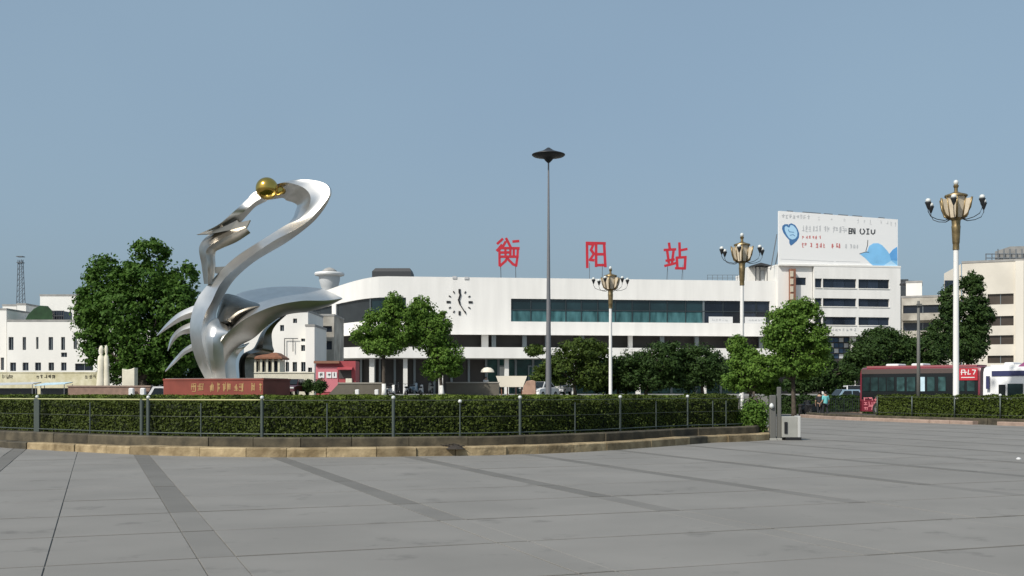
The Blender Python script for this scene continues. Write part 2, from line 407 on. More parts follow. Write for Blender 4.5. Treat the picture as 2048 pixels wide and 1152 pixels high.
if rest.v: tag(rest.build('far_slabs', M['slab'], plaza), kind='stuff')
if rest_b.v: tag(rest_b.build('far_band_slabs', M['band'], plaza), kind='stuff')

# raised terrace before the station
TZ = 1.25
mb = MB(); mb.box(-160, 160, 84, 330, -0.05, TZ)
terrace = tag(mb.build('terrace', M['terrace']), kind='structure')

# ------------------------------------------------------------------ foliage tools
def leaves(name, P, N, size, m, parent=None, aspect=0.6):
    # one rhombus leaf per point
    P = np.asarray(P, float); N = np.asarray(N, float); n = len(P)
    N = N / (np.linalg.norm(N, axis=1, keepdims=True) + 1e-9)
    A = NR.normal(size=(n, 3)); U = np.cross(N, A); U /= (np.linalg.norm(U, axis=1, keepdims=True) + 1e-9)
    V = np.cross(N, U); s = size * NR.uniform(0.65, 1.35, (n, 1))
    verts = np.stack([P + U * s, P + V * s * aspect, P - U * s, P - V * s * aspect], 1).reshape(-1, 3)
    off = np.array(world_loc(parent)) if parent is not None else np.zeros(3)
    verts = verts - off
    me = bpy.data.meshes.new(name)
    me.vertices.add(4 * n); me.vertices.foreach_set('co', verts.ravel())
    me.loops.add(4 * n); me.loops.foreach_set('vertex_index', np.arange(4 * n, dtype=np.int32))
    me.polygons.add(n); me.polygons.foreach_set('loop_start', np.arange(0, 4 * n, 4, dtype=np.int32))
    me.materials.append(m); me.update(calc_edges=True)
    o = bpy.data.objects.new(name, me); col.objects.link(o); o.parent = parent
    return o

def unit(n):
    v = NR.normal(size=(n, 3)); return v / np.linalg.norm(v, axis=1, keepdims=True)

def tree(label, d, trunk_px, ground, blobs, m, leaf=0.16, n_leaves=16000, puff=0.17, name='tree', group=None, wash=0.0, trunk_r=0.2, lean=0.0, gaps=0.9):
    base = Vector((WX(trunk_px, d), d, ground))
    root = thing(name, label, 'tree', base, group)
    C, Rr = [], []
    for b in blobs:
        px, py, rx, ry = b[:4]; dz = b[4] if len(b) > 4 else 0.0
        dd = d + dz
        C.append(W(px, py, dd)); Rr.append((rx * dd / F, (rx * 0.75 + ry * 0.25) * dd / F, ry * dd / F))
    vol = np.array([(r[0] * r[1] * r[2]) ** (2 / 3) for r in Rr]); vol /= vol.sum()
    n_puff = max(24, int(n_leaves / 62))
    P, N, puffs = [], [], []
    per = n_leaves // n_puff
    idx = NR.choice(len(blobs), n_puff, p=vol)
    for k in idx:
        u = unit(1)[0]; f = NR.uniform(0.35, 1.0) ** 0.45 * 0.93
        c = np.array(C[k]) + u * np.array(Rr[k]) * f
        rp = max(0.26, puff * (Rr[k][0] + Rr[k][2])) * NR.uniform(0.5, 1.5)
        dirs = unit(per); rad = rp * NR.uniform(0.45, 1.08, (per, 1))
        pts = c + dirs * rad * np.array([1.1, 1.1, 0.8])
        far = NR.random(per) < 0.22
        pts[far] = np.array(C[k]) + unit(int(far.sum())) * np.array(Rr[k]) * NR.uniform(0.3, 1.12, (int(far.sum()), 1))
        P.append(pts); N.append(dirs * 0.7 + unit(per) * 0.55 + u * 0.35 + np.array([0, 0, 0.35]))
        puffs.append((c, k))
    P = np.vstack(P); N = np.vstack(N)
    keep = np.ones(len(P), bool)                       # ragged gaps between the leaf clumps
    for _ in range(6 + n_puff // 16):
        k = NR.choice(len(blobs), p=vol); rr = np.array(Rr[k]); c = np.array(C[k]) + unit(1)[0] * rr * NR.uniform(.75, 1.1)
        keep &= np.linalg.norm((P - c) / np.array([1.3, 1, .8]), axis=1) > NR.uniform(.16, .34) * rr.mean()
    P, N = P[keep], N[keep]
    leaves('crown', P, N, leaf, m, root)
    # trunk and limbs
    mb = MB()
    top = Vector(C[int(np.argmax(vol))])
    low = min(c.z - r[2] for c, r in zip(C, Rr))
    fork = base.lerp(Vector((top.x, top.y, 0)), 0.12); fork.z = max(low + 0.25, ground + 1.2)
    mb.tube([base - Vector((0, 0, 0.15)), base + Vector((0, 0, 0.3)), base.lerp(fork, 0.55) + Vector((lean, 0, 0)), fork],
            [trunk_r * 1.35, trunk_r * 1.05, trunk_r * 0.9, trunk_r * 0.8], 9)
    for c, k in puffs[::max(1, len(puffs) // 14)]:
        c = Vector(c); mid = fork.lerp(c, 0.5) + Vector((R.uniform(-.2, .2), R.uniform(-.2, .2), R.uniform(0, .3)))
        mb.tube([fork - Vector((0, 0, 0.15)), mid, c], [trunk_r * 0.5, trunk_r * 0.3, 0.03], 6)
    mb.build('trunk', M['bark'], root, smooth=True)
    if wash:
        mb = MB(); mb.tube([base + Vector((0, 0, 0.02)), base + Vector((0, 0, 0.3)), base.lerp(fork, 0.55 * wash / max(wash, (fork.z - ground) * 0.55)) + Vector((0, 0, 0.0))],
                           [trunk_r * 1.33 + .012, trunk_r * 1.07 + .012, trunk_r * 0.95 + .012], 9)
        mb.build('limewash_band', M['limewash'], root, smooth=True)
    return root

def hedge(name, label, prof, m, leaf, dens, mcore, top_noise=0.04, cat='hedge'):
    # prof: list of (front_xy, back_xy, z0, z1) stations along the hedge
    b0 = prof[0][0]
    root = thing(name, label, cat, (b0[0], b0[1], prof[0][2]))
    core = MB(); s = 0.12
    ins = lambda f, b: (f[0] + (b[0] - f[0]) * .1, f[1] + (b[1] - f[1]) * .1)
    core.loft([[(*ins(f, b), z0), (*ins(f, b), z1 - s), (b[0], b[1], z1 - s), (b[0], b[1], z0)] for f, b, z0, z1 in prof])
    core.build('stems', mcore, root)
    P, N = [], []
    def face(p00, p10, p01, p11, nrm):
        p00, p10, p01, p11 = map(np.array, (p00, p10, p01, p11))
        area = np.linalg.norm(np.cross(p10 - p00, p01 - p00))
        n = int(area * dens)
        if n < 1: return
        u = NR.random((n, 1)); v = NR.random((n, 1))
        p = p00 * (1 - u) * (1 - v) + p10 * u * (1 - v) + p01 * (1 - u) * v + p11 * u * v
        lump = 0.05 * np.sin(p[:, :1] * 3.1 + p[:, 1:2] * 2.3) + 0.04 * np.sin(p[:, :1] * 7.3 + p[:, 2:3] * 9)
        p = p + np.array(nrm) * (NR.uniform(-0.05, top_noise, (n, 1)) + lump * (1.1 if nrm[2] else 0.7) + (NR.random((n, 1)) < .012) * NR.uniform(0, .09, (n, 1)))
        P.append(p); N.append(np.array(nrm) * 0.8 + unit(n) * 0.8 + np.array([0, 0, 0.25]))
    for (f, b, z0, z1), (f2, b2, z02, z12) in zip(prof[:-1], prof[1:]):
        t = Vector((f2[0] - f[0], f2[1] - f[1])).normalized(); nr = (t.y, -t.x, 0)
        face((*f, z0), (*f2, z02), (*f, z1), (*f2, z12), nr)
        face((*f, z1), (*f2, z12), (*b, z1), (*b2, z12), (0, 0, 1))
    for k in (0, -1):
        f, b, z0, z1 = prof[k]
        t = Vector((b[0] - f[0], b[1] - f[1])).normalized(); nr = (t.y, -t.x, 0) if k == -1 else (-t.y, t.x, 0)
        face((*f, z0), (*b, z0), (*f, z1), (*b, z1), nr)
    leaves('foliage', np.vstack(P), np.vstack(N), leaf, m, root, aspect=0.65)
    return root

# ------------------------------------------------------------------ planted island: kerb, fence, hedge, clipped bed
def gd(y): return EYE * F / (y - HY)
edge_px = [(-330, 880), (-160, 887), (0, 896), (130, 903), (260, 909), (420, 913), (560, 914.5), (700, 914), (850, 912.5), (1000, 910), (1130, 905.5), (1230, 900), (1320, 893.5), (1420, 886), (1540, 880)]
edge = [(WX(px, gd(y)), gd(y)) for px, y in edge_px] + [(9.35, 39.5), (10.3, 45), (11.6, 54), (12.6, 62)]
E_N = 600
ecurve = [Vector((p[0], p[1])) for p in cr(edge, E_N)]
elen = [0.0]
for a, b in zip(ecurve[:-1], ecurve[1:]): elen.append(elen[-1] + (b - a).length)
def epoint(s, off):
    s = min(max(s, 0.001), elen[-1] - 0.001)
    i = int(np.searchsorted(elen, s)) - 1; i = max(0, min(i, E_N - 2))
    t = (s - elen[i]) / (elen[i + 1] - elen[i]); p = ecurve[i].lerp(ecurve[i + 1], t)
    tg = (ecurve[min(i + 6, E_N - 1)] - ecurve[max(i - 5, 0)]).normalized()
    return p + Vector((-tg.y, tg.x)) * off
def es_at_px(px, off):
    best = min(range(0, 1500), key=lambda k: abs(CX + F * (epoint(elen[-1] * 0.8 * k / 1500, off)).x / epoint(elen[-1] * 0.8 * k / 1500, off).y - px))
    return elen[-1] * 0.8 * best / 1500

island_kerb = thing('island_kerb', 'low yellow stone kerb with dark stepped course curving round the hedge bed', 'kerb', (*epoint(0.1, 0.2), 0))
def kerb_run(parent, name, off0, off1, z0, z1, step, mfun, jit=0.012, s_from=0.0, s_to=None, pt=epoint):
    s = s_from; s_to = s_to or elen[-1]
    while s < s_to - 0.05:
        L = min(step * R.uniform(0.8, 1.25), s_to - s); m = mfun(s + L / 2)
        if m is not None:
            jo = R.uniform(-jit, jit) * 2; jz = R.uniform(-jit, jit) * 0.6
            a, b = s + 0.008, s + L - 0.008; b_ = 0.025
            ring = []
            rows = []
            for q in (a, (a + b) / 2, b):
                f = pt(q, off0 + jo); f2 = pt(q, off0 + jo + b_); k = pt(q, off1)
                rows.append([(f.x, f.y, z0), (f.x, f.y, z1 + jz - b_), (f2.x, f2.y, z1 + jz), (k.x, k.y, z1 + jz), (k.x, k.y, z0)])
            mb = MB(); mb.loft(rows); mb.build(name, m, parent)
        s += L
s40, s260 = es_at_px(40, 0), es_at_px(258, 0)
s1400, s1424 = es_at_px(1396, 0), es_at_px(1422, 0)
def lower(s):
    if s < s40: return M['kerb_dark']
    if s1400 < s < s1424: return M['kerb_dark']
    return M['kerb_yellow']
kerb_run(island_kerb, 'kerb_stone', 0.10, 0.5, -0.03, 0.19, 1.1, lower, s_to=s260)
kerb_run(island_kerb, 'kerb_stone', 0.0, 0.5, -0.03, 0.22, 1.1, lower, s_from=s260)
kerb_run(island_kerb, 'step_stone', 0.5, 0.86, -0.03, 0.45, 1.5, lambda s: M['kerb_dark'])

prof = []
for k in range(0, 46):
    s = elen[-1] * k / 45
    f = epoint(s, 1.28); b = epoint(s, 2.9)
    prof.append(((f.x, f.y), (b.x, b.y), 0.3, 1.36 + 0.02 * math.sin(k * 1.7)))
hedge('clipped_hedge', 'long low clipped green hedge behind the low fence on the curved yellow kerb', prof, M['leaf_hedge_shade'], 0.036, 850, M['hedge_core'])

# planting soil strip and the flat clipped shrubs that fill the island
mb = MB()
ring_o = [epoint(elen[-1] * k / 60, 0.86) for k in range(61)]
mb.poly([(p.x, p.y, 0.43) for p in ring_o] + [(6, 63, 0.43), (-38, 63, 0.43)])
tag(mb.build('planting_bed_soil', M['soil']), kind='structure')
inner = [epoint(elen[-1] * k / 60, 2.85) for k in range(61)]
bedpoly = [(p.x, p.y) for p in inner] + [(10, 63.5), (-36, 63.5)]
core = MB(); core.loft([[(x, y, 0.3) for x, y in bedpoly], [(x, y, 1.30) for x, y in bedpoly]])
bed = tag(core.build('clipped_shrub_bed', M['hedge_core']), 'flat clipped green shrubs filling the island behind the front hedge', 'shrub bed', kind='stuff')
bp = np.array(bedpoly)
def inside(P):
    x, y = P[:, 0], P[:, 1]; c = np.zeros(len(P), bool); n = len(bp)
    for i in range(n):
        x1, y1 = bp[i]; x2, y2 = bp[(i + 1) % n]
        if y1 == y2: continue
        c ^= ((y1 > y) != (y2 > y)) & (x < (x2 - x1) * (y - y1) / (y2 - y1) + x1)
    return c
n = 190000
u = NR.random(n) ** 1.5
P = np.stack([NR.uniform(-34, 12, n), 27 + 36.5 * u, np.full(n, 1.33)], 1)
P = P[inside(P)]
P[:, 2] += 0.03 * np.sin(P[:, 0] * 1.3) + 0.03 * np.sin(P[:, 1] * 1.1 + P[:, 0] * 0.4) + NR.uniform(-0.03, 0.05, len(P))
leaves('foliage', P, np.array([0, 0, 0.9]) + unit(len(P)) * 0.75, 0.065, M['leaf_bed_sunlit'], bed)

fence = thing('island_fence', 'low metal fence with ball topped posts along the island hedge', 'fence', (*epoint(0.1, 1.0), 0.43))
def fpost(px, w, top, ball, parent=fence, mm='post', off=1.02):
    s = es_at_px(px, off); p = epoint(s, off)
    mb = MB()
    if w > 0.12: mb.bbox(p.x - w / 2, p.x + w / 2, p.y - 0.05, p.y + 0.05, 0.42, top, 0.015)
    else: mb.tube([(p.x, p.y, 0.42), (p.x, p.y, top)], w / 2, 10)
    o = mb.build('post', M[mm], parent, smooth=40)
    if ball:
        mb = MB(); mb.lathe((p.x, p.y, top), [(0.012, 0), (0.04, 0.01), (0.052, 0.045), (0.04, 0.08), (0.005, 0.095)], 10)
        mb.build('ball_cap', M['lamp_white'], o, smooth=True)
    return s
for px, w in [(-180, .17), (75, .17), (284, .1), (296, .1), (525, .085), (787, .085), (1041, .075), (1240, .06), (1375, .055), (1480, .05)]:
    fpost(px, w, 1.40, px not in (284,))
for px in (180, 402, 655, 920, 1150, 1312, 1425, 1452):
    fpost(px, 0.036, 1.30, px in (920,))
def rail(parent, s0, s1, z, r, m, off=1.02, n=60):
    pts = [epoint(s0 + (s1 - s0) * k / n, off) for k in range(n + 1)]
    mb = MB(); mb.tube([(p.x, p.y, z) for p in pts], r, 6); mb.build('rail', m, parent, smooth=True)
sA, sB, sC = es_at_px(-180, 1.02), es_at_px(528, 1.02), es_at_px(1535, 1.02)
rail(fence, sA, sB, 1.385, 0.022, M['rail_lit'])
rail(fence, sB, sC, 1.375, 0.010, M['rail'])
rail(fence, sA, sC, 0.95, 0.007, M['rail'])
rail(fence, sA, sC, 0.52, 0.016, M['post'])

# ------------------------------------------------------------------ goose sculpture
D = 60.0
def rails_loft(mb, rails, bulge, n=40, sub=5):
    # rails: list of station lists (px, py, depth offset); bulge[k]: metres pushed out between rail k and k+1
    S = [cr(r, n) for r in rails]; rings = []
    for i in range(n):
        pts = [np.array(W(s[i][0], s[i][1], D + s[i][2])) for s in S]
        cen = sum(pts) / len(pts); ring = []
        size = max(np.linalg.norm(p - cen) for p in pts)
        t3 = None
        for k in range(len(pts)):
            a, b = pts[k], pts[(k + 1) % len(pts)]
            mid = (a + b) / 2 - cen; L = np.linalg.norm(mid); o = mid / L if L > 1e-4 else mid * 0
            bl = bulge[k] * min(1.0, size / 0.9)
            for j in range(sub):
                t = j / sub
                ring.append(Vector(a + (b - a) * t + o * bl * 4 * t * (1 - t)))
        rings.append(ring)
    mb.loft(rings)
goose = thing('goose_sculpture', 'tall brushed steel goose sculpture with curved neck standing on red stone plinth', 'sculpture', (WX(450, D), D, WZ(757, D)))
mb = MB()
neckA = [(410, 758, 0), (390, 715, 0), (380, 668, 0), (383, 630, 0), (396, 595, 0), (425, 559, 0), (469, 516, 0), (530, 476, 0), (572, 450, -.2), (600, 437, -.45), (617, 414, -.6), (621, 394, -.6), (612, 379, -.5), (592, 369, -.4), (562, 366, -.3), (516, 386, -.15), (497, 402, -.08), (475, 418, 0)]
neckB = [(428, 758, -.9), (411, 712, -1.15), (403, 668, -1.15), (409, 632, -.95), (423, 604, -.8), (445, 562, -.85), (488, 523, -.9), (544, 484, -.9), (593, 458, -.85), (622, 437, -.8), (645, 410, -.65), (659, 389, -.5), (655, 371, -.35), (630, 361, -.2), (588, 361, -.15), (514, 382, -.05), (494, 399, -.03), (475, 417, 0)]
neckC = [(446, 758, -.3), (441, 712, -.6), (436, 668, -.5), (432, 630, -.3), (445, 597, -.1), (469, 559, 0), (511, 522, 0), (573, 485, 0), (621, 449, 0), (646, 421, 0), (660, 396, .1), (663, 380, .2), (652, 367, .3), (624, 359.5, .35), (580, 361, .3), (514, 382, .15), (494, 399, .1), (475, 417, .03)]
neckD = [(430, 758, .8), (420, 712, .9), (410, 665, .9), (408, 622, .8), (420, 590, .8), (448, 552, .7), (490, 510, .6), (552, 470, .6), (584, 438, .8), (590, 424, 1.0), (594, 411, 1.1), (586, 405, 1.15), (573, 401, 1.15), (566, 396, 1.0), (550, 398, .8), (526, 402, .35), (502, 409, .2), (475, 418, .04)]
rails_loft(mb, [neckA, neckB, neckC, neckD], [-.04, -.05, .06, -.06], 120, 5)
mb.build('neck_and_head', M['steel'], goose, smooth=26)
mb = MB()
bU = [(520, 380, -.05), (496, 399, -.12), (470, 421, -.45), (437, 449, -.6), (398, 468, -.6)]
bM = [(528, 393, -.3), (506, 407, -.35), (485, 426, -.2), (462, 443, -.1), (440, 456, -.1)]
bLo = [(534, 402, .1), (512, 413, .1), (497, 428, .3), (488, 438, .5), (480, 447, .5)]
rails_loft(mb, [bU, bM, bLo], [-.02, -.04, -.03], 40, 5)
mb.build('beak_ribbon', M['steel'], goose, smooth=30)
mb = MB()
wN = [(428, 758, -.6), (431, 715, -1.0), (441, 684, -1.3), (460, 661, -1.5), (497, 634, -1.6), (545, 613, -1.5), (600, 602, -1.2), (650, 601, -.6), (684, 597, 0)]
wL = [(447, 758, -.3), (456, 718, -.5), (476, 694, -.6), (508, 676, -.6), (540, 648, -.5), (572, 630, -.4), (618, 623, -.2), (655, 613, 0), (685, 598, .1)]
wF = [(436, 758, .6), (440, 700, .9), (445, 655, 1.4), (455, 612, 1.8), (473, 589, 2.0), (520, 577, 2.0), (577, 573, 1.8), (640, 577, 1.2), (683, 595, .3)]
rails_loft(mb, [wN, wL, wF], [.1, .4, -.45], 70, 8)
mb.build('wing', M['steel'], goose, smooth=42)
mb = MB()
rails_loft(mb, [[(434, 628, .4), (446, 591, .7), (468, 590, .9), (500, 602, .8), (541, 612, .3)],
                [(436, 645, -.6), (453, 640, -.9), (478, 622, -.8), (507, 613, -.4), (541, 613, .2)],
                [(446, 654, .2), (468, 657, .1), (488, 640, .1), (515, 625, .2), (541, 614, .3)]], [.1, .05, .1], 40, 8)
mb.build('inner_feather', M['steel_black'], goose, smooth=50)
mb = MB()
rails_loft(mb, [[(432, 758, -1.0), (427, 715, -1.35), (426, 680, -1.5), (430, 655, -1.2), (440, 640, -.5)],
                [(452, 758, -.9), (448, 715, -1.1), (447, 684, -1.2), (456, 664, -1.2), (462, 658, -.6)],
                [(440, 758, .2), (436, 715, .1), (434, 684, .1), (440, 655, .1), (448, 650, .2)],
                [(412, 758, .1), (398, 712, .1), (394, 672, .1), (404, 644, .1), (420, 630, .1)]], [.03, .05, .1, .2], 40, 6)
mb.build('breast', M['steel'], goose, smooth=50)
mb = MB()
rails_loft(mb, [[(441, 758, -.5), (446, 725, -.5), (460, 703, -.5), (480, 692, -.4), (498, 685, -.1)],
                [(474, 758, -.4), (471, 728, -.4), (477, 709, -.3), (488, 697, -.3), (499, 686, -.1)],
                [(474, 758, .6), (471, 728, .6), (477, 709, .5), (488, 697, .4), (499, 686, .1)],
                [(441, 758, .6), (446, 725, .6), (460, 703, .5), (480, 692, .4), (498, 685, .1)]], [.06, 0, 0, 0], 30, 4)
mb.build('leg', M['steel'], goose, smooth=40)
mb = MB()
sl = [(479, 758), (478, 724), (487, 707), (505, 698), (513, 686), (523, 665), (540, 648), (566, 631)]
sr = [(508, 758), (508, 724), (513, 712), (546, 705), (545, 690), (544, 666), (553, 649), (573, 630)]
rails_loft(mb, [[(x, y, .1) for x, y in sl], [((x + X) / 2 - 3, (y + Y) / 2, -.45) for (x, y), (X, Y) in zip(sl, sr)], [(x, y, -.2) for x, y in sr], [(x, y, .8) for x, y in sr], [(x, y, .9) for x, y in sl]], [0, 0, 0, 0, 0], 50, 3)
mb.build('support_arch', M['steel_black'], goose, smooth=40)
mb = MB()
rails_loft(mb, [[(408, 568, .1), (403, 530, .1), (399, 492, .1), (424, 465, .1), (460, 449, .1), (480, 444, .1)],
                [(416, 568, -.4), (415, 530, -.6), (413, 500, -.7), (436, 482, -.7), (468, 466, -.6), (492, 455, -.4)],
                [(424, 568, -.1), (427, 533, -.1), (427, 508, -.1), (441, 498, -.1), (473, 484, -.1), (501, 466, -.1)],
                [(426, 568, .6), (431, 533, .7), (431, 506, .7), (444, 494, .7), (474, 480, .7), (500, 464, .6)],
                [(412, 568, .7), (408, 530, .8), (405, 492, .8), (428, 465, .8), (462, 449, .8), (482, 444, .7)]], [-.05, -.08, 0, 0, 0], 50, 4)
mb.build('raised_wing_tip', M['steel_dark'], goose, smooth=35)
for pts, d0 in (([(393, 469), (425, 461), (455, 450), (474, 440), (478, 445), (500, 440), (492, 456), (450, 462), (420, 468)], -.25), ([(430, 534), (449, 533), (440, 547), (430, 546)], .1)):
    mb = MB(); mb.prism([W(x, y, D + d0) for x, y in pts], (0, 0.22, 0)); mb.build('wing_tip_plate', M['steel_dark'], goose)
for U, L in (([(400, 606), (360, 624), (335, 645), (313, 671)], [(397, 632), (365, 641), (338, 656), (314, 672)]),
             ([(392, 640), (360, 655), (342, 675), (335, 701)], [(388, 666), (363, 670), (348, 683), (336, 702)]),
             ([(392, 682), (366, 699), (345, 722), (330, 742)], [(394, 698), (371, 708), (350, 727), (331, 744)])):
    mb = MB()
    rails_loft(mb, [[(x, y, .5 + .25 * i) for i, (x, y) in enumerate(U)], [((x + a) / 2, (y + b) / 2, .2 + .28 * i) for i, ((x, y), (a, b)) in enumerate(zip(U, L))], [(x, y, .6 + .24 * i) for i, (x, y) in enumerate(L)]], [.02, .02, -.02], 26, 4)
    mb.build('tail_feather', M['steel'], goose, smooth=40)
mb = MB(); c = W(534, 377, D - 0.55); r = 22.3 / F * (D - .55)
mb.lathe(c, [(r * math.sin(math.pi * k / 24) + 0.002, -r * math.cos(math.pi * k / 24)) for k in range(25)], 36)
ball = mb.build('golden_ball', M['gold'], goose, smooth=True); ball['label'] = 'polished golden ball held at the beak'
mb = MB(); mb.tube([W(541, 388, D - .5), W(553, 385, D - .35), W(561, 380, D - .2), W(567, 383, D)], [.12, .2, .24, .18], 10)
mb.build('ball_stem', M['gold'], ball, smooth=True)

plinth = thing('sculpture_plinth', 'red stone plinth with faded gilt characters under the steel goose', 'plinth', (WX(450, D), D, 0.35))
pl = [(327, 59.4), (526, 57.2), (580, 59.6), (560, 63.5), (350, 63.5)]
pz = WZ(757, 58)
mb = MB(); mb.loft([[(WX(x, d), d, 0.3) for x, d in pl], [(WX(x, d), d, pz - 0.1) for x, d in pl]]); mb.build('body', M['red_stone'], plinth)
ctr = Vector((WX(450, 60.5), 60.5))
mb = MB(); e = [(ctr + (Vector((WX(x, d), d)) - ctr) * 1.012) for x, d in pl]
mb.loft([[(p.x, p.y, pz - 0.1) for p in e], [(p.x, p.y, pz) for p in e]]); mb.build('coping', M['red_stone'], plinth)
mb = MB(); e = [(ctr + (Vector((WX(x, d), d)) - ctr) * .97) for x, d in pl]; mb.loft([[(p.x, p.y, pz) for p in e], [(p.x, p.y, pz + .02) for p in e]]); mb.build('added_top_slab', M['concrete'], plinth)  # unseen grey top added to keep red reflections off the steel
a = Vector((WX(327, 59.4), 59.4)); b = Vector((WX(526, 57.2), 57.2)); tdir = (b - a).normalized(); nrm = Vector((tdir.y, -tdir.x))
plane = lambda x, y, h: (a.x + tdir.x * x + nrm.x * (h + .003), a.y + tdir.y * x + nrm.y * (h + .003), y)
LEN = (b - a).length; rg = random.Random(3)
for x0, x1 in ((383, 397), (397, 411), (422, 431), (437, 445), (447, 456), (456, 465), (470, 480), (480, 490), (503, 513), (519, 526)):
    ua = (x0 - 327) / 199 * LEN; ub = (x1 - 327) / 199 * LEN - 0.05
    mb = MB(); strokes(mb, glyph(rg, ua, 1.58, ub - ua, 0.5, 8), plane, 0.035, 0.012); mb.build('character', M['gilt'], plinth)

# ------------------------------------------------------------------ lamps
def ornate_lamp(label, px, d, k, base=0.0, seed=0):
    x = WX(px, d); g = 'ornate bronze headed street lamps'
    root = thing('ornate_street_lamp', label, 'street lamp', (x, d, base), g)
    P = lambda r, a, z: Vector((x + r * k * math.cos(a), d + r * k * math.sin(a), base + z * k))
    mb = MB(); mb.lathe((x, d, base), [(.3 * k, 0), (.3 * k, .25 * k), (.2 * k, .35 * k), (.15 * k, .5 * k), (.14 * k, 4 * k), (.125 * k, 8.85 * k)], 16); mb.build('pole', M['pole_white'], root, smooth=40)
    mb = MB(); mb.lathe((x, d, base), [(r * k, z * k) for r, z in ((.14, 8.8), (.165, 8.82), (.155, 9.1), (.175, 9.15), (.18, 9.2), (.215, 9.9), (.225, 10.0), (.205, 10.05), (.22, 10.3), (.33, 10.38), (.36, 10.42))], 16)
    mb.build('shaft', M['bronze'], root, smooth=35)
    n = 6; a0 = math.radians(12 + seed)
    zb, zt, rb, rt = 10.44, 11.5, .34, .50
    for j in range(n):
        a1, a2 = a0 + j * math.pi / 3, a0 + (j + 1) * math.pi / 3
        mb = MB(); mb.prism([P(rb, a1, zb), P(rb, a2, zb), P(rt, a2, zt), P(rt, a1, zt)], P(0, 0, zb) - P(.03, (a1 + a2) / 2, zb)); mb.build('lantern_pane', M['lamp_glass'], root)
        mb = MB(); mb.tube([P(rb + .015, a1, zb - .02), P(rt + .015, a1, zt + .02)], .04 * k, 6); mb.build('lantern_rib', M['bronze'], root, smooth=True)
    mb = MB(); mb.lathe((x, d, base), [(r * k, z * k) for r, z in ((.54, 11.5), (.57, 11.53), (.55, 11.6), (.3, 11.68), (.13, 11.75), (.09, 11.8), (.09, 11.95), (.12, 12.0), (.14, 12.08), (.1, 12.12), (.08, 12.14))], 14)
    mb.build('lantern_cap', M['bronze'], root, smooth=30)
    mb = MB(); mb.lathe((x, d, base + 12.1 * k), [(r * k, z * k) for r, z in ((.06, 0), (.11, .06), (.125, .14), (.1, .23), (.03, .27))], 12); mb.build('top_globe', M['lamp_white'], root, smooth=True)
    for j in range(n):
        a = a0 + j * math.pi / 3
        mb = MB(); mb.tube([P(.36, a, 10.42), P(.6, a, 10.56), P(.74, a, 10.9), P(.84, a, 11.42)], [.06 * k, .055 * k, .05 * k, .05 * k], 6); br = mb.build('scroll_bracket', M['bronze'], root, smooth=True)
        mb = MB(); mb.prism([P(.4, a, 10.5), P(.62, a, 10.66), P(.8, a, 11.38), P(.53, a, 11.38)], P(.02, a + math.pi / 2, 0) - P(0, 0, 0)); mb.build('bracket_pane', M['lamp_glass'], br)
    for j in range(n):
        a = math.radians(4 + seed) + j * math.pi / 3; ra = 1.46
        mb = MB(); mb.tube([P(.3, a, 10.42), P(.6, a, 10.3), P(1.0, a, 10.36), P(1.32, a, 10.5), P(ra, a, 10.75), P(ra, a, 11.05)], [.03 * k, .024 * k, .02 * k, .02 * k, .02 * k, .022 * k], 6)
        arm = mb.build('lamp_arm', M['lamp_iron'], root, smooth=True)
        c = P(ra, a, 0); mb = MB(); mb.lathe((c.x, c.y, base), [(r * k, z * k) for r, z in ((.02, 10.85), (.07, 10.95), (.13, 11.12), (.17, 11.2), (.16, 11.22))], 10); mb.build('lamp_cup', M['lamp_iron'], arm, smooth=True)
        mb = MB(); mb.lathe((c.x, c.y, base), [(r * k, z * k) for r, z in ((.12, 11.22), (.135, 11.28), (.12, 11.36), (.06, 11.41), (.01, 11.42))], 12); mb.build('globe', M['lamp_white'], arm, smooth=True)
    return root
ornate_lamp('largest ornate bronze lamp on white pole behind the right hedge', 1912, 56, 1.0)
ornate_lamp('ornate bronze lamp on white pole beside the right leafy tree', 1484, 74.7, 1.0, seed=7)
ornate_lamp('smallest ornate bronze lamp on white pole near middle of the square', 1221, 83, 0.893, seed=3)

d = 66.0; x = WX(1097, d)
mast = thing('high_mast_lamp', 'tall grey tapered lamp mast with black saucer head', 'street lamp', (x, d, 0))
mb = MB(); mb.lathe((x, d, 0), [(.3, 0), (.3, .1), (.19, .15), (.18, 1.5), (.12, 7), (.07, 12), (.045, 15.45)], 16); mb.build('pole', M['pole_grey'], mast, smooth=40)
q = d / F
mb = MB(); mb.lathe((x, d, WZ(310, d)), [(.05, -16 * q), (3 * q, -15 * q), (7 * q, -11 * q), (10 * q, -7 * q), (14 * q, -5.5 * q), (31 * q, -2.2 * q), (33.5 * q, 0), (33 * q, 1.2 * q), (25 * q, 3.8 * q), (12 * q, 8.2 * q), (6 * q, 12 * q), (2.5 * q, 14.5 * q), (.01, 15 * q)], 32)
mb.build('saucer_head', M['lamp_iron'], mast, smooth=40)

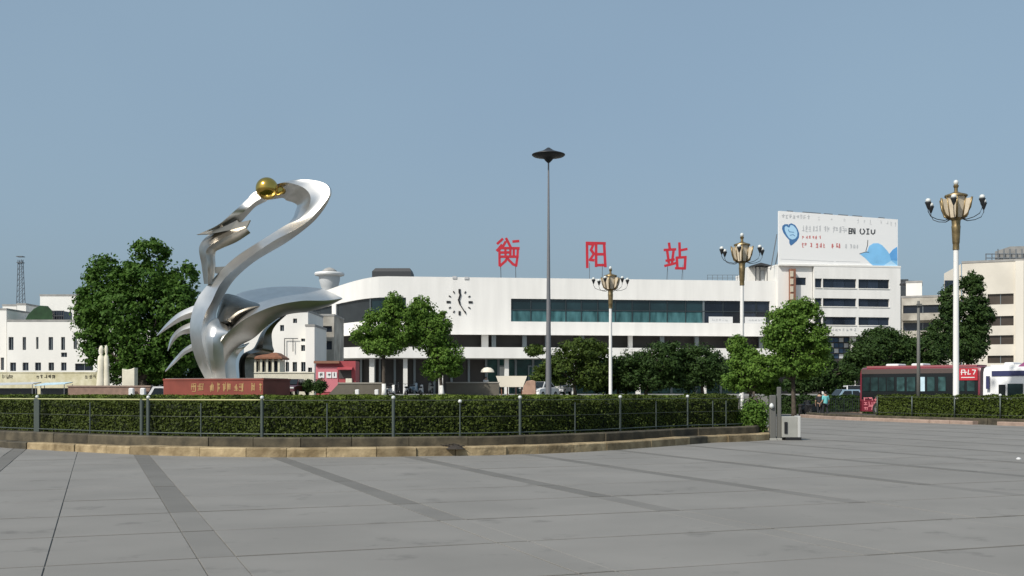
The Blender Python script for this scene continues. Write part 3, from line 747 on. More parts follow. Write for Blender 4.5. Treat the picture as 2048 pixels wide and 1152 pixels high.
# ------------------------------------------------------------------ station building
ST_A = math.atan2(6.4, 53.6); ST_O = Vector((-13.84, 157.0))
st_t = Vector((math.cos(ST_A), math.sin(ST_A))); st_n = Vector((math.sin(ST_A), -math.cos(ST_A)))
ARC0, ARCR, TH = -4.0, 13.0, 1.2
def st(u, v, w):
    # path coordinate u along the front (curving away at the left end), v outward, w height
    if u >= ARC0:
        p = ST_O + st_t * u + st_n * v; th = 0.0
    else:
        th = min((ARC0 - u) / ARCR, TH)
        n = st_n * math.cos(th) - st_t * math.sin(th)
        p = ST_O + st_t * ARC0 - st_t * ARCR * math.sin(th) - st_n * ARCR * (1 - math.cos(th)) + n * v
    q = min(th / 1.0, 1.0); q = q * q * (3 - 2 * q)
    return (p.x, p.y, w - 2.2 * q * (max(w, 0) / 18.0) ** 2.6)
U_L = ARC0 - ARCR * TH
def st_u(px):
    # path coordinate whose front point projects to photo column px
    lo, hi = U_L, 60.0
    for _ in range(40):
        m = (lo + hi) / 2; p = st(m, 0, 0)
        if CX + F * p[0] / p[1] < px: lo = m
        else: hi = m
    return (lo + hi) / 2
curve_us = [U_L + (ARC0 - U_L) * k / 14 for k in range(15)]
def span(u0, u1, extra=()):
    return sorted(set([u0, u1] + [u for u in curve_us if u0 < u < u1] + [u for u in extra if u0 < u < u1]))
station = thing('railway_station', 'long white railway station with curved end and dark ribbon windows', 'building', (*(ST_O + st_t * 20), TZ))
U_R = st_u(1558)
Z_TOP, Z_WT, Z_WB, Z_B1, Z_CT, Z_CB = 18.0, 15.0, 11.7, 9.78, 7.85, 6.3
wl0, wl1 = U_L + 0.6, st_u(812); wm0, wm1 = st_u(1022), st_u(1540)
mb = MB()
ops = [(wl0, wl1, Z_WB, Z_WT), (wm0, wm1, Z_WB, Z_WT)]
mb.wall(span(U_L, U_R, (wl0, wl1, wm0, wm1)), [Z_B1, Z_WB, Z_WT, Z_TOP], ops, 0.55, st)
mb.build('wall', M['white'], station)
# roof deck and ends
mb = MB(); us = span(U_L, U_R)
back = [Vector((ST_O + st_t * u - st_n * 26)) for u in (U_R, -14)]
mb.poly([st(u, -0.5, Z_TOP - 0.25) for u in us] + [(p.x, p.y, Z_TOP - 0.3) for p in back])
mb.build('roof', M['concrete'], station)
mb = MB()
mb.poly([st(U_L, -.5, 0), st(U_L, -.5, Z_TOP - .3), (back[1].x, back[1].y, Z_TOP - .3), (back[1].x, back[1].y, 0)])
mb.poly([(back[1].x, back[1].y, 0), (back[1].x, back[1].y, Z_TOP - .3), (back[0].x, back[0].y, Z_TOP - .3), (back[0].x, back[0].y, 0)])
mb.poly([st(U_R, -.5, 0), (back[0].x, back[0].y, 0), (back[0].x, back[0].y, Z_TOP - .3), st(U_R, -.5, Z_TOP - .3)])
mb.build('rear_wall', M['white2'], station)
# dark rooms behind the glass
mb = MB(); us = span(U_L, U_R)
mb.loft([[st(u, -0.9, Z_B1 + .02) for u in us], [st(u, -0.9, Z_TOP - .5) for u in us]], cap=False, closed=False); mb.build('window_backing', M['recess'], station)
# upper storey panes (two rows) and mullions in the long ribbon
def pane(u0, u1, w0, w1, m, v=-0.36, parent=station, T=st, name='pane'):
    mb = MB(); mb.loft([[T(u0, v, w0), T(u1, v, w0), T(u1, v, w1), T(u0, v, w1)], [T(u0, v + .03, w0), T(u1, v + .03, w0), T(u1, v + .03, w1), T(u0, v + .03, w1)]])
    return mb.build(name, m, parent)
def bar(u0, u1, w0, w1, m, v0, v1, parent=station, T=st, name='mullion'):
    mb = MB(T); mb.box(u0, u1, v0, v1, w0, w1); return mb.build(name, m, parent)
Z_MID = WZ(619, 158.5)
breaks = [wm0] + [st_u(p) for p in (1062, 1101, 1132, 1163, 1196, 1231, 1265, 1300, 1335, 1372, 1408, 1447, 1486, 1513)] + [wm1]
for i, (a, b) in enumerate(zip(breaks[:-1], breaks[1:])):
    right = a > st_u(1400)
    pane(a, b, Z_MID, Z_WT, M['glass_navy'] if right else M['glass_up'])
    pane(a, b, Z_WB, Z_MID - .05, M['glass_navy'] if right else M['glass_lo'], v=-0.34)
    if i:
        fat = i in (11, 13); bar(a - (.14 if fat else .05), a + (.14 if fat else .05), Z_WB, Z_WT, M['frame'] if fat else M['frame_dark'], -.33, -.2)
bar(wm0, wm1, Z_MID - .06, Z_MID + .06, M['frame_dark'], -.3, -.19, name='transom')
for p0, p1 in ((1418, 1466), (1490, 1532)):                       # white boards hung in the right bays
    o = pane(st_u(p0), st_u(p1), Z_WB + .02, Z_WB + .95, M['white_paint'], v=-.15, name='notice_board')
    a = st_u(p0); mb = MB()
    strokes(mb, [l for k in range(5) for l in glyph(random.Random(p0 + k), a + .5 + k * .5, Z_WB + .3, .4, .35, 4)], lambda x, y, h: st(x, -.115 + h, y), .04, .01)
    tag(mb.build('lettering', M['ink_pale'], o), kind='stuff')
lb = [wl0] + [u for u in curve_us if wl0 + .5 < u < wl1 - .5][::2] + [wl1]
lb = span(wl0, wl1, (st_u(668), st_u(740), st_u(776)))
for a, b in zip(lb[:-1], lb[1:]): pane(a, b, Z_WB, Z_WT, M['glass_curve'] if b < st_u(745) else M['glass_up'])
for p in (668, 740, 776):
    u = st_u(p); w = .35 if p == 668 else .05
    bar(u - w, u + w, Z_WB - 3.7 if p == 668 else Z_WB, Z_WT, M['white'] if p == 668 else M['frame'], -.3, -.1 if p != 668 else .05)
# open gallery between upper wall and canopy
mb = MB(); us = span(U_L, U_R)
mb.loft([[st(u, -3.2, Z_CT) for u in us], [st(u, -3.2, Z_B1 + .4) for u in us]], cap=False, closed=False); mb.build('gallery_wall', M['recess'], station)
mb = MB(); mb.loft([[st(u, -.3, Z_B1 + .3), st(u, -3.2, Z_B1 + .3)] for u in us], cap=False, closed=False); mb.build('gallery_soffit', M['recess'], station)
for p in (850, 972, 990, 1052, 1098, 1168, 1266, 1330, 1400, 1470, 1530):
    u = st_u(p); w = .32 if p not in (972,) else .5
    bar(u - w, u + w, Z_CT, Z_B1 + .3, M['white'] if p in (972, 1266, 850) else M['frame'], -2.2, -1.6, name='gallery_column')
# projecting canopy
mb = MB()
mb.loft([[st(u, 3.2, Z_CB), st(u, 3.2, Z_CT), st(u, -3.2, Z_CT + .02), st(u, -3.2, Z_CB)] for u in span(U_L, U_R)]); mb.build('canopy', M['white'], station)
mb = MB(); a = st_u(632)
strokes(mb, [l for r in (0, 1) for k in range(5) for l in glyph(random.Random(40 + k + 9 * r), a + .4 + k * .52, Z_CB + .55 + r * .42, .42, .32, 5)], lambda x, y, h: st(x, 3.2 + h, y), .06, .02)
tag(mb.build('canopy_lettering', M['ink'], station), kind='stuff')
# ground floor glass, piers and doors
us = span(U_L, U_R)
gb = [st_u(p) for p in (640, 712, 745, 757, 790, 830, 870, 905, 940, 975, 1000, 1035, 1070, 1105, 1150, 1200, 1250, 1300, 1350, 1400, 1450, 1500)]
for a, b in zip(gb[:-1], gb[1:]):
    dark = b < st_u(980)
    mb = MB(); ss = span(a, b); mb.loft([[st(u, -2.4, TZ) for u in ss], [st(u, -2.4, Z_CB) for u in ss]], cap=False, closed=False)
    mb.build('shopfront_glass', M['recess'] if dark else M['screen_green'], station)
    bar(b - .16, b + .16, TZ, Z_CB, M['frame'], -2.4, -2.0, name='pier')
for p in (748, 810, 880, 1010, 1140, 1270, 1400, 1530):
    u = st_u(p); bar(u - .3, u + .3, TZ, Z_CB, M['white2'], 1.6, 2.2, name='canopy_column')
for p0, p1 in ((998, 1018), (1060, 1086)):
    bar(st_u(p0), st_u(p1), 3.1, 5.4, M['frame'], -2.3, -2.1, name='door_frame'); pane(st_u(p0) + .2, st_u(p1) - .2, 3.2, 5.2, M['lamp_white'] if p0 == 998 else M['screen_green'], v=-2.08, name='door_pane')
# clock: twelve ticks and two hands straight on the white wall
uc, zc, rc = st_u(919), WZ(604, 157.6), 1.72
cl = thing('wall_clock', 'large black wall clock of loose hour marks on the white station front', 'clock', st(uc, 0, zc))
cp = lambda x, y, h: st(uc + x, .02 + h, zc + y)
for k in range(12):
    a = math.radians(90 - 30 * k); big = k % 3 == 0
    r0, r1 = (rc * .82, rc * 1.02) if big else (rc * .88, rc * 1.0)
    mb = MB(); strokes(mb, [[(math.cos(a) * r0, math.sin(a) * r0), (math.cos(a) * r1, math.sin(a) * r1)]], cp, .3 if big else .16, .07); mb.build('hour_mark', M['black'], cl)
mb = MB(); strokes(mb, [[(0, -.1), (-.12, .3), (.1, 1.0), (.02, 1.35)]], cp, .24, .1); mb.build('hour_hand', M['black'], cl)
mb = MB(); strokes(mb, [[(-.1, .35), (.02, -.3), (.45, -.95), (.85, -1.6)]], cp, .13, .14); mb.build('minute_hand', M['black'], cl)
# small vents near the parapet
for p, q in ((909, 555), (933, 556)):
    u = st_u(p); bar(u - .3, u + .3, WZ(q + 2, 157.4), WZ(q - 3, 157.4), M['ink_pale'], .003, .12, name='vent')

# rooftop box and railing behind the parapet
def roof_box(name, label, cat, p0, p1, ytop, ybot, d, m, depth=3.0, dome=0.0):
    x0, x1 = WX(p0, d), WX(p1, d); z0, z1 = WZ(ybot, d), WZ(ytop, d)
    mb = MB(); b = min(.5, (z1 - z0) * .4)
    mb.loft([[(x0, d, z0), (x1, d, z0), (x1, d + depth, z0), (x0, d + depth, z0)], [(x0, d, z1 - b), (x1, d, z1 - b), (x1, d + depth, z1 - b), (x0, d + depth, z1 - b)],
             [(x0 + b, d + .2, z1), (x1 - b * .4, d + .2, z1), (x1 - b * .4, d + depth - .2, z1), (x0 + b, d + depth - .2, z1)]])
    return tag(mb.build(name, m), label, cat)
roof_box('rooftop_tank_cover', 'low dark rounded box on the station roof above curved end', 'roof box', 744, 822, 536, 556, 166, M['roof_dark'], 5)
rr = thing('roof_railing', 'thin metal railing on the station roof left of the billboard', 'railing', (WX(1445, 166), 166, Z_TOP))
for k in range(7):
    xx = WX(1415 + k * 10, 166); mb = MB(); mb.tube([(xx, 166, Z_TOP - .3), (xx, 166, WZ(550, 166))], .035, 5); mb.build('post', M['mast_steel'], rr)
for y in (550, 556): mb = MB(); mb.tube([(WX(1414, 166), 166, WZ(y, 166)), (WX(1476, 166), 166, WZ(y, 166))], .03, 5); mb.build('rail', M['mast_steel'], rr)
# rooftop pavilion
rp = thing('rooftop_pavilion', 'small white rooftop pavilion with dark upswept roof beside the billboard', 'pavilion', (WX(1520, 168), 168, Z_TOP - .3))
mb = MB(); mb.box(WX(1494, 168), WX(1557, 168), 168, 173, Z_TOP - .3, WZ(534, 168)); mb.build('wall', M['white2'], rp)
mb = MB(); x0, x1, xm = WX(1500, 167), WX(1547, 167), WX(1520, 167); zr = WZ(532, 167)
mb.loft([[(x0, 166.4, zr), (xm, 166.4, zr + .45), (x1, 166.4, zr - .05), (x1, 166.4, zr - .25), (xm, 166.4, zr + .1), (x0, 166.4, zr - .15)], [(x0, 171, zr), (xm, 171, zr + .45), (x1, 171, zr - .05), (x1, 171, zr - .25), (xm, 171, zr + .1), (x0, 171, zr - .15)]]); mb.build('roof', M['roof_dark'], rp)
for p in (1511, 1519, 1534): mb = MB(); mb.tube([(WX(p, 167), 166.8, Z_TOP - .4), (WX(p, 167), 166.8, zr)], .09, 6); mb.build('post', M['roof_dark'], rp)
mb = MB(); mb.box(WX(1521, 168) , WX(1534, 168), 167.9, 168.05, Z_TOP - .2, WZ(541, 168)); mb.build('door', M['tank_white'], rp)

# red characters standing on the roof
def rch(label, lines, x0, y1, w, d, name='roof_sign_character'):
    pl = lambda x, y, h: W(980 + x / 4.876, 460 + y / 4.876, d) - Vector((0, h, 0))
    c = sum((Vector(q) for l in lines for q in l), Vector((0, 0))) / sum(len(l) for l in lines)
    root = thing(name, label, 'sign', (pl(c.x, 0, 0).x, d, Z_TOP))
    mb = MB(); strokes(mb, lines, pl, w, .28); mb.build('character', M['red_sign'], root)
    xs = [q[0] for l in lines for q in l]; ys = max(q[1] for l in lines for q in l)
    for f in (.15, .85):
        xx = min(xs) + (max(xs) - min(xs)) * f; p = pl(xx, ys - 40, 0)
        mb = MB(); mb.tube([(p.x, d + .12, p.z), (p.x, d + .12, Z_TOP - .3)], .028, 6); mb.build('strut', M['mast_steel'], root)
        mb = MB(); mb.tube([(p.x, d + .12, p.z), (p.x + .1, d + 2.2, Z_TOP - .3)], .025, 6); mb.build('brace', M['mast_steel'], root)
rch('red roof character 衡, leftmost of the three on the station', [[(120, 92), (76, 132)], [(112, 150), (72, 200)], [(92, 190), (94, 345)], [(160, 88), (182, 130), (205, 176)], [(150, 120), (128, 160)], [(72, 198), (110, 178), (280, 180)], [(150, 185), (152, 262)], [(200, 180), (198, 262)], [(104, 222), (200, 220)], [(100, 262), (262, 262)], [(175, 262), (150, 305), (100, 350)], [(180, 290), (225, 335), (255, 348)], [(228, 114), (276, 110)], [(272, 180), (268, 262), (256, 346)], [(232, 182), (232, 262)]], 0, 0, 24, 160)
rch('red roof character 阳, middle one of the three on the station', [[(945, 126), (948, 362)], [(945, 128), (1118, 132)], [(958, 136), (1008, 142), (985, 195), (1012, 235), (975, 292), (1008, 296)], [(1034, 134), (1034, 352)], [(1112, 134), (1124, 354)], [(1034, 238), (1118, 238)], [(1034, 344), (1122, 344)]], 0, 0, 25, 161)
rch('red roof character 站, rightmost of the three on the station', [[(1745, 134), (1752, 186)], [(1702, 196), (1804, 190)], [(1728, 215), (1742, 318)], [(1788, 208), (1774, 318)], [(1708, 350), (1760, 338), (1818, 322)], [(1720, 300), (1790, 290)], [(1846, 132), (1850, 268)], [(1852, 200), (1914, 188)], [(1818, 272), (1904, 266), (1898, 374)], [(1820, 272), (1826, 372)], [(1812, 374), (1898, 376)]], 0, 0, 23, 162)

# ------------------------------------------------------------------ office block with billboard
BLA = math.radians(9); bx0, by0 = WX(1560, 162.3), 162.3
bl = frame(bx0, by0, BLA)
def bu(px):
    lo, hi = -20.0, 60.0
    for _ in range(40):
        m = (lo + hi) / 2; p = bl(m, 0, 0)
        if CX + F * p[0] / p[1] < px: lo = m
        else: hi = m
    return lo
block = thing('office_block', 'white office block with three rows of dark windows under the billboard', 'building', (bx0, by0, TZ))
BW_ = bu(1801); u628 = bu(1628)
def bz(py): return WZ(py, 164)
rows = [(558, 576), (597, 613), (634, 650)]
cols_ = [(1630, 1644), (1646, 1713), (1717, 1779)]
ops = []; panes = []
for (y0, y1) in rows:
    for (a, b) in cols_:
        ops.append((bu(a), bu(b), bz(y1), bz(y0)))
us = sorted(set([u628 + .01, BW_] + [o[0] for o in ops] + [o[1] for o in ops])); ws = sorted(set([bz(672), bz(533)] + [o[2] for o in ops] + [o[3] for o in ops]))
mb = MB(); mb.wall(us, ws, ops, .4, bl); mb.build('wall', M['white'], block)
bT = lambda u, v, w: bl(u, v, w)
for (a, b, c, d_) in ops:
    n = max(1, round((b - a) / 1.6))
    for k in range(n): pane(a + (b - a) * k / n, a + (b - a) * (k + 1) / n - .04, c, d_, M['glass_navy'], v=-.3, parent=block, T=bl)
    bar(a, b, c - .12, c - .02, M['white2'], .003, .1, parent=block, T=bl, name='sill')
mb = MB(); wo = (bu(1593), bu(1615), bz(571), bz(556))
mb.wall(sorted([-.1, u628, wo[0], wo[1]]), sorted([bz(672), bz(530), wo[2], wo[3]]), [wo], .3, lambda u, v, w: bl(u, v - .5, w)); mb.build('wall', M['white'], block)
pane(wo[0], wo[1], wo[2], wo[3], M['glass_navy'], v=-.7, parent=block, T=bl)
mb = MB(bl); mb.box(-.1, BW_ - .01, -18, -.9, bz(672), bz(534)); mb.build('core', M['white2'], block)
mb = MB(bl); mb.box(-.1, BW_ + .05, -18.1, .05, bz(533.5), bz(530)); mb.build('cornice', M['white2'], block)
mb = MB(bl); mb.box(0, BW_ - 1.5, -16, -2.0, TZ, bz(672) - .02); mb.build('ground_storey', M['recess'], block)
for r in range(4):
    for k in range(5):
        a = bu(1660 + k * 10); pane(a, bu(1668.5 + k * 10), bz(716 - r * 11), bz(707.5 - r * 11), M['glass_blue'] if (k + r) % 3 else M['tank_white'], v=-1.95, parent=block, T=bl)
for p in (1655, 1712, 1790): bar(bu(p) - .35, bu(p) + .35, TZ, bz(672) - .02, M['white2'], -1.4, -.7, parent=block, T=bl, name='column')
# faint lettering below the lowest windows
mb = MB(); rg = random.Random(9)
strokes(mb, [l for k in range(7) for l in glyph(rg, bu(1662 + k * 7.5), bz(662), .42, .42, 4)], lambda x, y, h: bl(x, h, y), .06, .03); tag(mb.build('lettering', M['ink_pale'], block), kind='stuff')
# vertical sign
vs = thing('vertical_shop_sign', 'narrow dark vertical sign with pale plates on the office block corner', 'sign', bl(bu(1583), .2, bz(570)))
bar(bu(1580), bu(1589), bz(606), bz(540), M['kiosk_brown'], -.45, .5, parent=vs, T=bl, name='sign_board')
for k in range(4): bar(bu(1577.5), bu(1583.5), bz(556 + k * 15), bz(545 + k * 15), M['lamp_glass'], .52, .6, parent=vs, T=bl, name='plate')

# billboard
bb = thing('roof_billboard', 'big white billboard with blue heart emblem and pale blue wave on the office block', 'billboard', bl(BW_ / 2, -.5, bz(531)))
u0, u1 = bu(1559), bu(1797)
def topz(u): return WZ(425 + (u - u0) / (u1 - u0) * 11, 164)
def botz(u): return bz(530) + .01
mb = MB(bl); mb.loft([[(u0, -.6, botz(0)), (u1, -.6, botz(0)), (u1, -.6, topz(u1)), (u0, -.6, topz(u0))], [(u0, -.2, botz(0)), (u1, -.2, botz(0)), (u1, -.2, topz(u1)), (u0, -.2, topz(u0))]]); mb.build('panel', M['board'], bb)
for k in range(7):
    u = u0 + (u1 - u0) * (k + .5) / 7
    mb = MB(bl); mb.tube([(u, -.7, topz(u) - .3), (u, -5, bz(530))], .1, 6); mb.build('back_strut', M['mast_steel'], bb)
for a, b in ((.07, .12), (.2, .35), (.38, .45), (.5, .58), (.62, .7), (.84, .89)):
    mb = MB(bl); ua, ub = u0 + (u1 - u0) * a, u0 + (u1 - u0) * b; mb.loft([[(ua, -.5, topz(ua) - .05), (ub, -.5, topz(ub) - .05), (ub, -.5, topz(ub) + .16), (ua, -.5, topz(ua) + .16)], [(ua, -.3, topz(ua) - .05), (ub, -.3, topz(ub) - .05), (ub, -.3, topz(ub) + .16), (ua, -.3, topz(ua) + .16)]]); mb.build('lamp_bracket', M['mast_steel'], bb)
def bpx(X, Y):       # enlarged-view coordinates of the billboard -> local (u, w)
    px, py = 1540 + X / 7.314, 410 + Y / 7.314
    return bu(px), WZ(py, 164)
def bplane(x, y, h): u, w = bpx(x, y); return bl(u, -.2 + .004 + h, w)
def print_poly(name, pts, m, h0, h1):
    mb = MB(); mb.loft([[bplane(x, y, h0) for x, y in pts], [bplane(x, y, h1) for x, y in pts]]); return mb.build(name, m, bb)
heart_o = [(275, 300), (225, 300), (190, 325), (183, 370), (205, 430), (250, 490), (290, 530), (290, 575), (312, 612), (345, 590), (400, 540), (430, 490), (435, 430), (415, 370), (375, 310), (320, 285), (285, 300), (278, 330)]
heart_i = [(272, 345), (240, 325), (222, 345), (222, 385), (245, 440), (285, 500), (330, 522), (375, 510), (405, 470), (408, 420), (390, 365), (350, 320), (310, 310), (290, 350)]
print_poly('heart_outline', heart_o, M['heart_line'], 0, .01); print_poly('heart_fill', heart_i, M['heart_fill'], .012, .02)
mb = MB(); strokes(mb, [[(275, 380), (290, 410), (355, 415)], [(300, 460), (345, 450), (370, 470)]], lambda x, y, h: bplane(x, y, .022 + h), 8, .01); mb.build('heart_detail', M['heart_line'], bb)
wave = [(1320, 710), (1430, 670), (1460, 590), (1520, 550), (1590, 545), (1650, 575), (1720, 650), (1755, 700), (1800, 640), (1870, 590), (1876, 905), (1555, 905), (1480, 850), (1400, 770)]
print_poly('blue_wave', wave, M['sea_blue'], 0, .01)
print_poly('deep_wave', [(1757, 702), (1802, 642), (1870, 592), (1873, 800), (1780, 790)], M['sea_blue2'], .012, .018)
print_poly('pale_patch', [(1660, 880), (1780, 800), (1872, 870), (1872, 903), (1660, 903)], M['heart_fill'], .012, .018)
def print_text(name, lines, m, w): mb = MB(); strokes(mb, lines, bplane, w, .01); return tag(mb.build(name, m, bb), kind='stuff')
rg = random.Random(21)
print_text('small_print', [l for k in range(8) for l in glyph(rg, 180 + k * 53, 155, 40, 65, 5)], M['ink_pale'], 7)
print_text('faint_print', [l for k, x in enumerate((710, 890, 1080, 1280, 1380, 1470, 1620, 1710, 1770, 1830)) for l in glyph(rg, x, 170 + k * 6, 30, 75, 3)], M['ink_pale'], 4)
print_text('headline_print', [l for x in (478, 525, 572, 630, 670, 722, 800, 845, 930, 970, 1020, 1065, 1100) for l in glyph(rg, x, 310, 34, 95, 5)], M['ink_pale'], 8)
B_, O_, V_ = 1160, 1325, 1490
print_text('bold_letters', [[(1165, 340), (1165, 415)], [(1165, 340), (1205, 345), (1205, 375), (1170, 378), (1208, 385), (1205, 412), (1165, 415)], [(1250, 338), (1252, 415)], [(1222, 342), (1238, 412)],
    [(1335, 345), (1325, 375), (1335, 408)], [(1375, 345), (1395, 375), (1380, 412), (1350, 418)], [(1440, 340), (1440, 415)], [(1425, 342), (1455, 342)], [(1425, 415), (1455, 415)], [(1490, 355), (1492, 400), (1515, 415), (1540, 395), (1542, 352)]], M['ink'], 17)
print_text('dark_red_print', [l for x in (478, 530, 575, 630, 670, 722) for l in glyph(rg, x, 455, 28, 55, 5)], M['ink_red'], 6)
print_text('red_print', [l for x in (475, 515, 595, 680, 735, 785, 910, 975, 1010) for l in glyph(rg, x, 560, 30, 75, 5)], M['ink_red'], 8)
print_text('grey_print', [l for x in (1105, 1180, 1230, 1275) for l in glyph(rg, x, 570, 26, 65, 5)], M['ink_pale'], 8)
print_text('base_line', [[(165, 808), (940, 828)], [(975, 826), (1325, 828)]], M['ink_pale'], 5)
print_text('figure_line', [[(1440, 505), (1435, 580), (1412, 660), (1415, 680)], [(1320, 708), (1400, 682), (1455, 682)]], M['ink'], 9)
mb = MB(); mb.tube([bl(u0, -1, WZ(470, 164)), W(1541, 540, 163.5)], .08, 6); mb.build('guy_bar', M['mast_steel'], bb)

# ------------------------------------------------------------------ other buildings
def win(T, root, u0, u1, w0, w1, glass='glass_navy', v=-.28, frm='frame', nx=2):
    o = pane(u0, u1, w0, w1, M[glass], v=v, parent=root, T=T, name='window')
    for k in range(1, nx): 
        u = u0 + (u1 - u0) * k / nx; bar(u - .04, u + .04, w0, w1, M[frm], v + .035, v + .08, parent=o, T=T, name='frame')
    return o
def box_building(name, label, d, p0, p1, ytop, depth, m, wins, ybot=None, ang=0.0, cat='building', glass='glass_navy'):
    T = frame(WX(p0, d), d, ang); L = WX(p1, d) - WX(p0, d); zb = TZ - .02 if ybot is None else WZ(ybot, d); zt = WZ(ytop, d)
    root = thing(name, label, cat, (WX((p0 + p1) / 2, d), d + depth / 2, zb))
    ops = [((a - p0) / F * d, (b - p0) / F * d, WZ(y1, d), WZ(y0, d)) for a, b, y0, y1 in wins]
    us = sorted(set([0, L] + [o[0] for o in ops] + [o[1] for o in ops])); ws = sorted(set([zb, zt] + [o[2] for o in ops] + [o[3] for o in ops]))
    mb = MB(); mb.wall(us, ws, ops, .35, T)
    for a, b in (((0, -.34), (0, -depth)), ((0, -depth), (L, -depth)), ((L, -depth), (L, -.34))):
        mb.poly([T(*a, zb), T(*b, zb), T(*b, zt), T(*a, zt)])
    mb.build('wall', m, root)
    mb = MB(T); mb.box(-.05, L + .05, -depth - .05, .05, zt + .002, zt + .25); mb.build('roof', M['concrete'], root)
    mb = MB(T); mb.box(.2, L - .2, -1.2, -.6, zb + .1, zt - .1); mb.build('interior', M['recess'], root)
    for o in ops: win(T, root, *o, glass=glass)
    return root, T

W1 = [(17, 27, 674, 700), (45, 52, 674, 700), (72, 77, 674, 698), (97, 106, 674, 700), (122, 130, 674, 700), (147, 154, 674, 698), (122, 134, 705, 714), (45, 57, 725, 741), (70, 82, 725, 741), (97, 108, 725, 741), (122, 133, 725, 741), (150, 186, 727, 741), (210, 220, 676, 700), (240, 250, 676, 700), (20, 32, 725, 742)]
box_building('white_terrace_house', 'white building with two rows of small windows left of the big tree', 150, 14, 300, 643, 12, M['white2'], W1)
box_building('stepped_white_house', 'taller white house block rising behind the left white building', 164, 80, 240, 592, 10, M['white2'], [])
box_building('low_white_house', 'low white house with dark door at the left picture edge', 152, -90, 13, 620, 12, M['white2'], [(-40, -20, 640, 670), (-60, -45, 690, 720), (1, 8, 715, 740)])
o, T = box_building('rooftop_hut', 'small white rooftop hut beside the lattice mast', 158, 34, 52, 610, 5, M['white2'], [], ybot=645)
o, T = box_building('rooftop_room', 'small white rooftop room at the far left', 160, 5, 33, 612, 5, M['white2'], [(15, 23, 625, 640)], ybot=645)
# netted rooftop garden
ng = thing('rooftop_garden', 'green netted heap with dark railing on the left white roof', 'roof garden', (WX(85, 153), 153, WZ(643, 153)))
mb = MB(); q = [(50, 642), (56, 630), (68, 618), (80, 612), (96, 613), (104, 622), (106, 642)]
mb.loft([[W(x, y, 151.4) for x, y in q], [W(x, y - 1.0, 153) for x, y in q], [W(x, y + (2 if y < 640 else 0), 156) for x, y in q]]); mb.build('net_cover', M['shade_net'], ng, smooth=50)
for k in range(6):
    mb = MB(); mb.tube([W(105 + k * 4.4, 643, 151.6), W(105 + k * 4.4, 621, 151.6)], .06, 5); mb.build('railing_post', M['ink'], ng)
mb = MB(); mb.box(WX(105, 152), WX(127, 152), 152.2, 155, WZ(642, 152), WZ(622, 152)); mb.build('dark_screen', M['glass_navy'], ng)
for y in (622, 632): mb = MB(); mb.tube([W(105, y, 151.6), W(127, y, 151.6)], .06, 5); mb.build('railing', M['ink'], ng)
# lattice mast
lm = thing('lattice_mast', 'thin steel lattice mast with two platforms above the left roofs', 'mast', W(42, 640, 190))
for sx, sy in ((-1, -1), (1, -1), (1, 1), (-1, 1)):
    mb = MB(); mb.tube([W(42, 640, 190) + Vector((sx * .6, sy * .6, 0)), W(41, 520, 190) + Vector((sx * .3, sy * .3, 0))], .06, 4); mb.build('mast_leg', M['mast_steel'], lm)
for k in range(11):
    y = 640 - k * 11; f = .6 - .3 * k / 11; c = W(41.6, y, 190); c2 = W(41.5, y - 11, 190); f2 = f - .027
    for (a, b) in (((-1, -1), (1, -1)), ((1, -1), (1, 1)), ((-1, 1), (1, 1)), ((-1, -1), (-1, 1))):
        mb = MB(); mb.tube([c + Vector((a[0] * f, a[1] * f, 0)), c2 + Vector((b[0] * f2, b[1] * f2, 0))], .035, 4); mb.build('brace', M['mast_steel'], lm)
for y, r in ((526, .5), (514, .55)): c = W(41, y, 190); mb = MB(); mb.box(c.x - r, c.x + r, c.y - r, c.y + r, c.z, c.z + .12); mb.build('platform', M['mast_steel'], lm)

box_building('white_flats', 'white flats with small dark windows behind the goose sculpture', 126, 488, 616, 624, 10, M['white2'],
             [(586, 594, 637, 646), (602, 610, 677, 683), (602, 610, 690, 702), (571, 578, 724, 743), (585, 594, 724, 743), (602, 611, 724, 743), (545, 553, 724, 743), (560, 568, 650, 662)])
box_building('white_flats_wing', 'lower white wing of the flats beside the station canopy', 124, 611, 629, 653, 8, M['white2'], [(616, 624, 735, 765)])
o, T = box_building('grey_annex', 'grey concrete annex with balconies between flats and station', 138, 612, 668, 632, 8, M['dirty'], [(618, 664, 652, 664), (628, 664, 682, 699)])
# pipes on the flats
dp = thing('drain_pipe', 'thin dark drain pipe on the white flats wall', 'pipe', W(569, 760, 125.7))
for a, b in (((569, 760), (569, 677)), ((569, 677), (596, 677)), ((586, 677), (586, 703))):
    mb = MB(); mb.tube([W(*a, 125.75), W(*b, 125.75)], .05, 5); mb.build('pipe', M['ink'], dp)
# pavilion
pv = thing('garden_pavilion', 'small pavilion with red tiled roof seen under the goose wing', 'pavilion', (WX(535, 106), 106, TZ))
mb = MB(); c = Vector((WX(535, 106), 106)); hw = 1.75
mb.loft([[(c.x + sx * hw * f, c.y + sy * hw * f, z) for sx, sy in ((-1, -1), (1, -1), (1, 1), (-1, 1))] for f, z in ((.62, WZ(706, 106)), (1.0, WZ(716, 106)), (1.0, WZ(719, 106)))][::-1]); mb.build('roof', M['tile_roof'], pv)
for k in range(6):
    xx = c.x - 1.4 + k * .56; mb = MB(); mb.box(xx - .09, xx + .09, c.y - 1.5, c.y - 1.3, TZ, WZ(719, 106)); mb.build('column', M['pale_stone'], pv)
mb = MB(); mb.box(c.x - 1.35, c.x + 1.35, c.y - .9, c.y + 1.3, TZ, WZ(720, 106)); mb.build('inner_wall', M['pale_stone'], pv)
for k in range(4): xx = c.x - 1.05 + k * .62; mb = MB(); mb.box(xx, xx + .34, c.y - .95, c.y - .905, TZ + 1.0, WZ(723, 106)); mb.build('window', M['glass_navy'], pv)
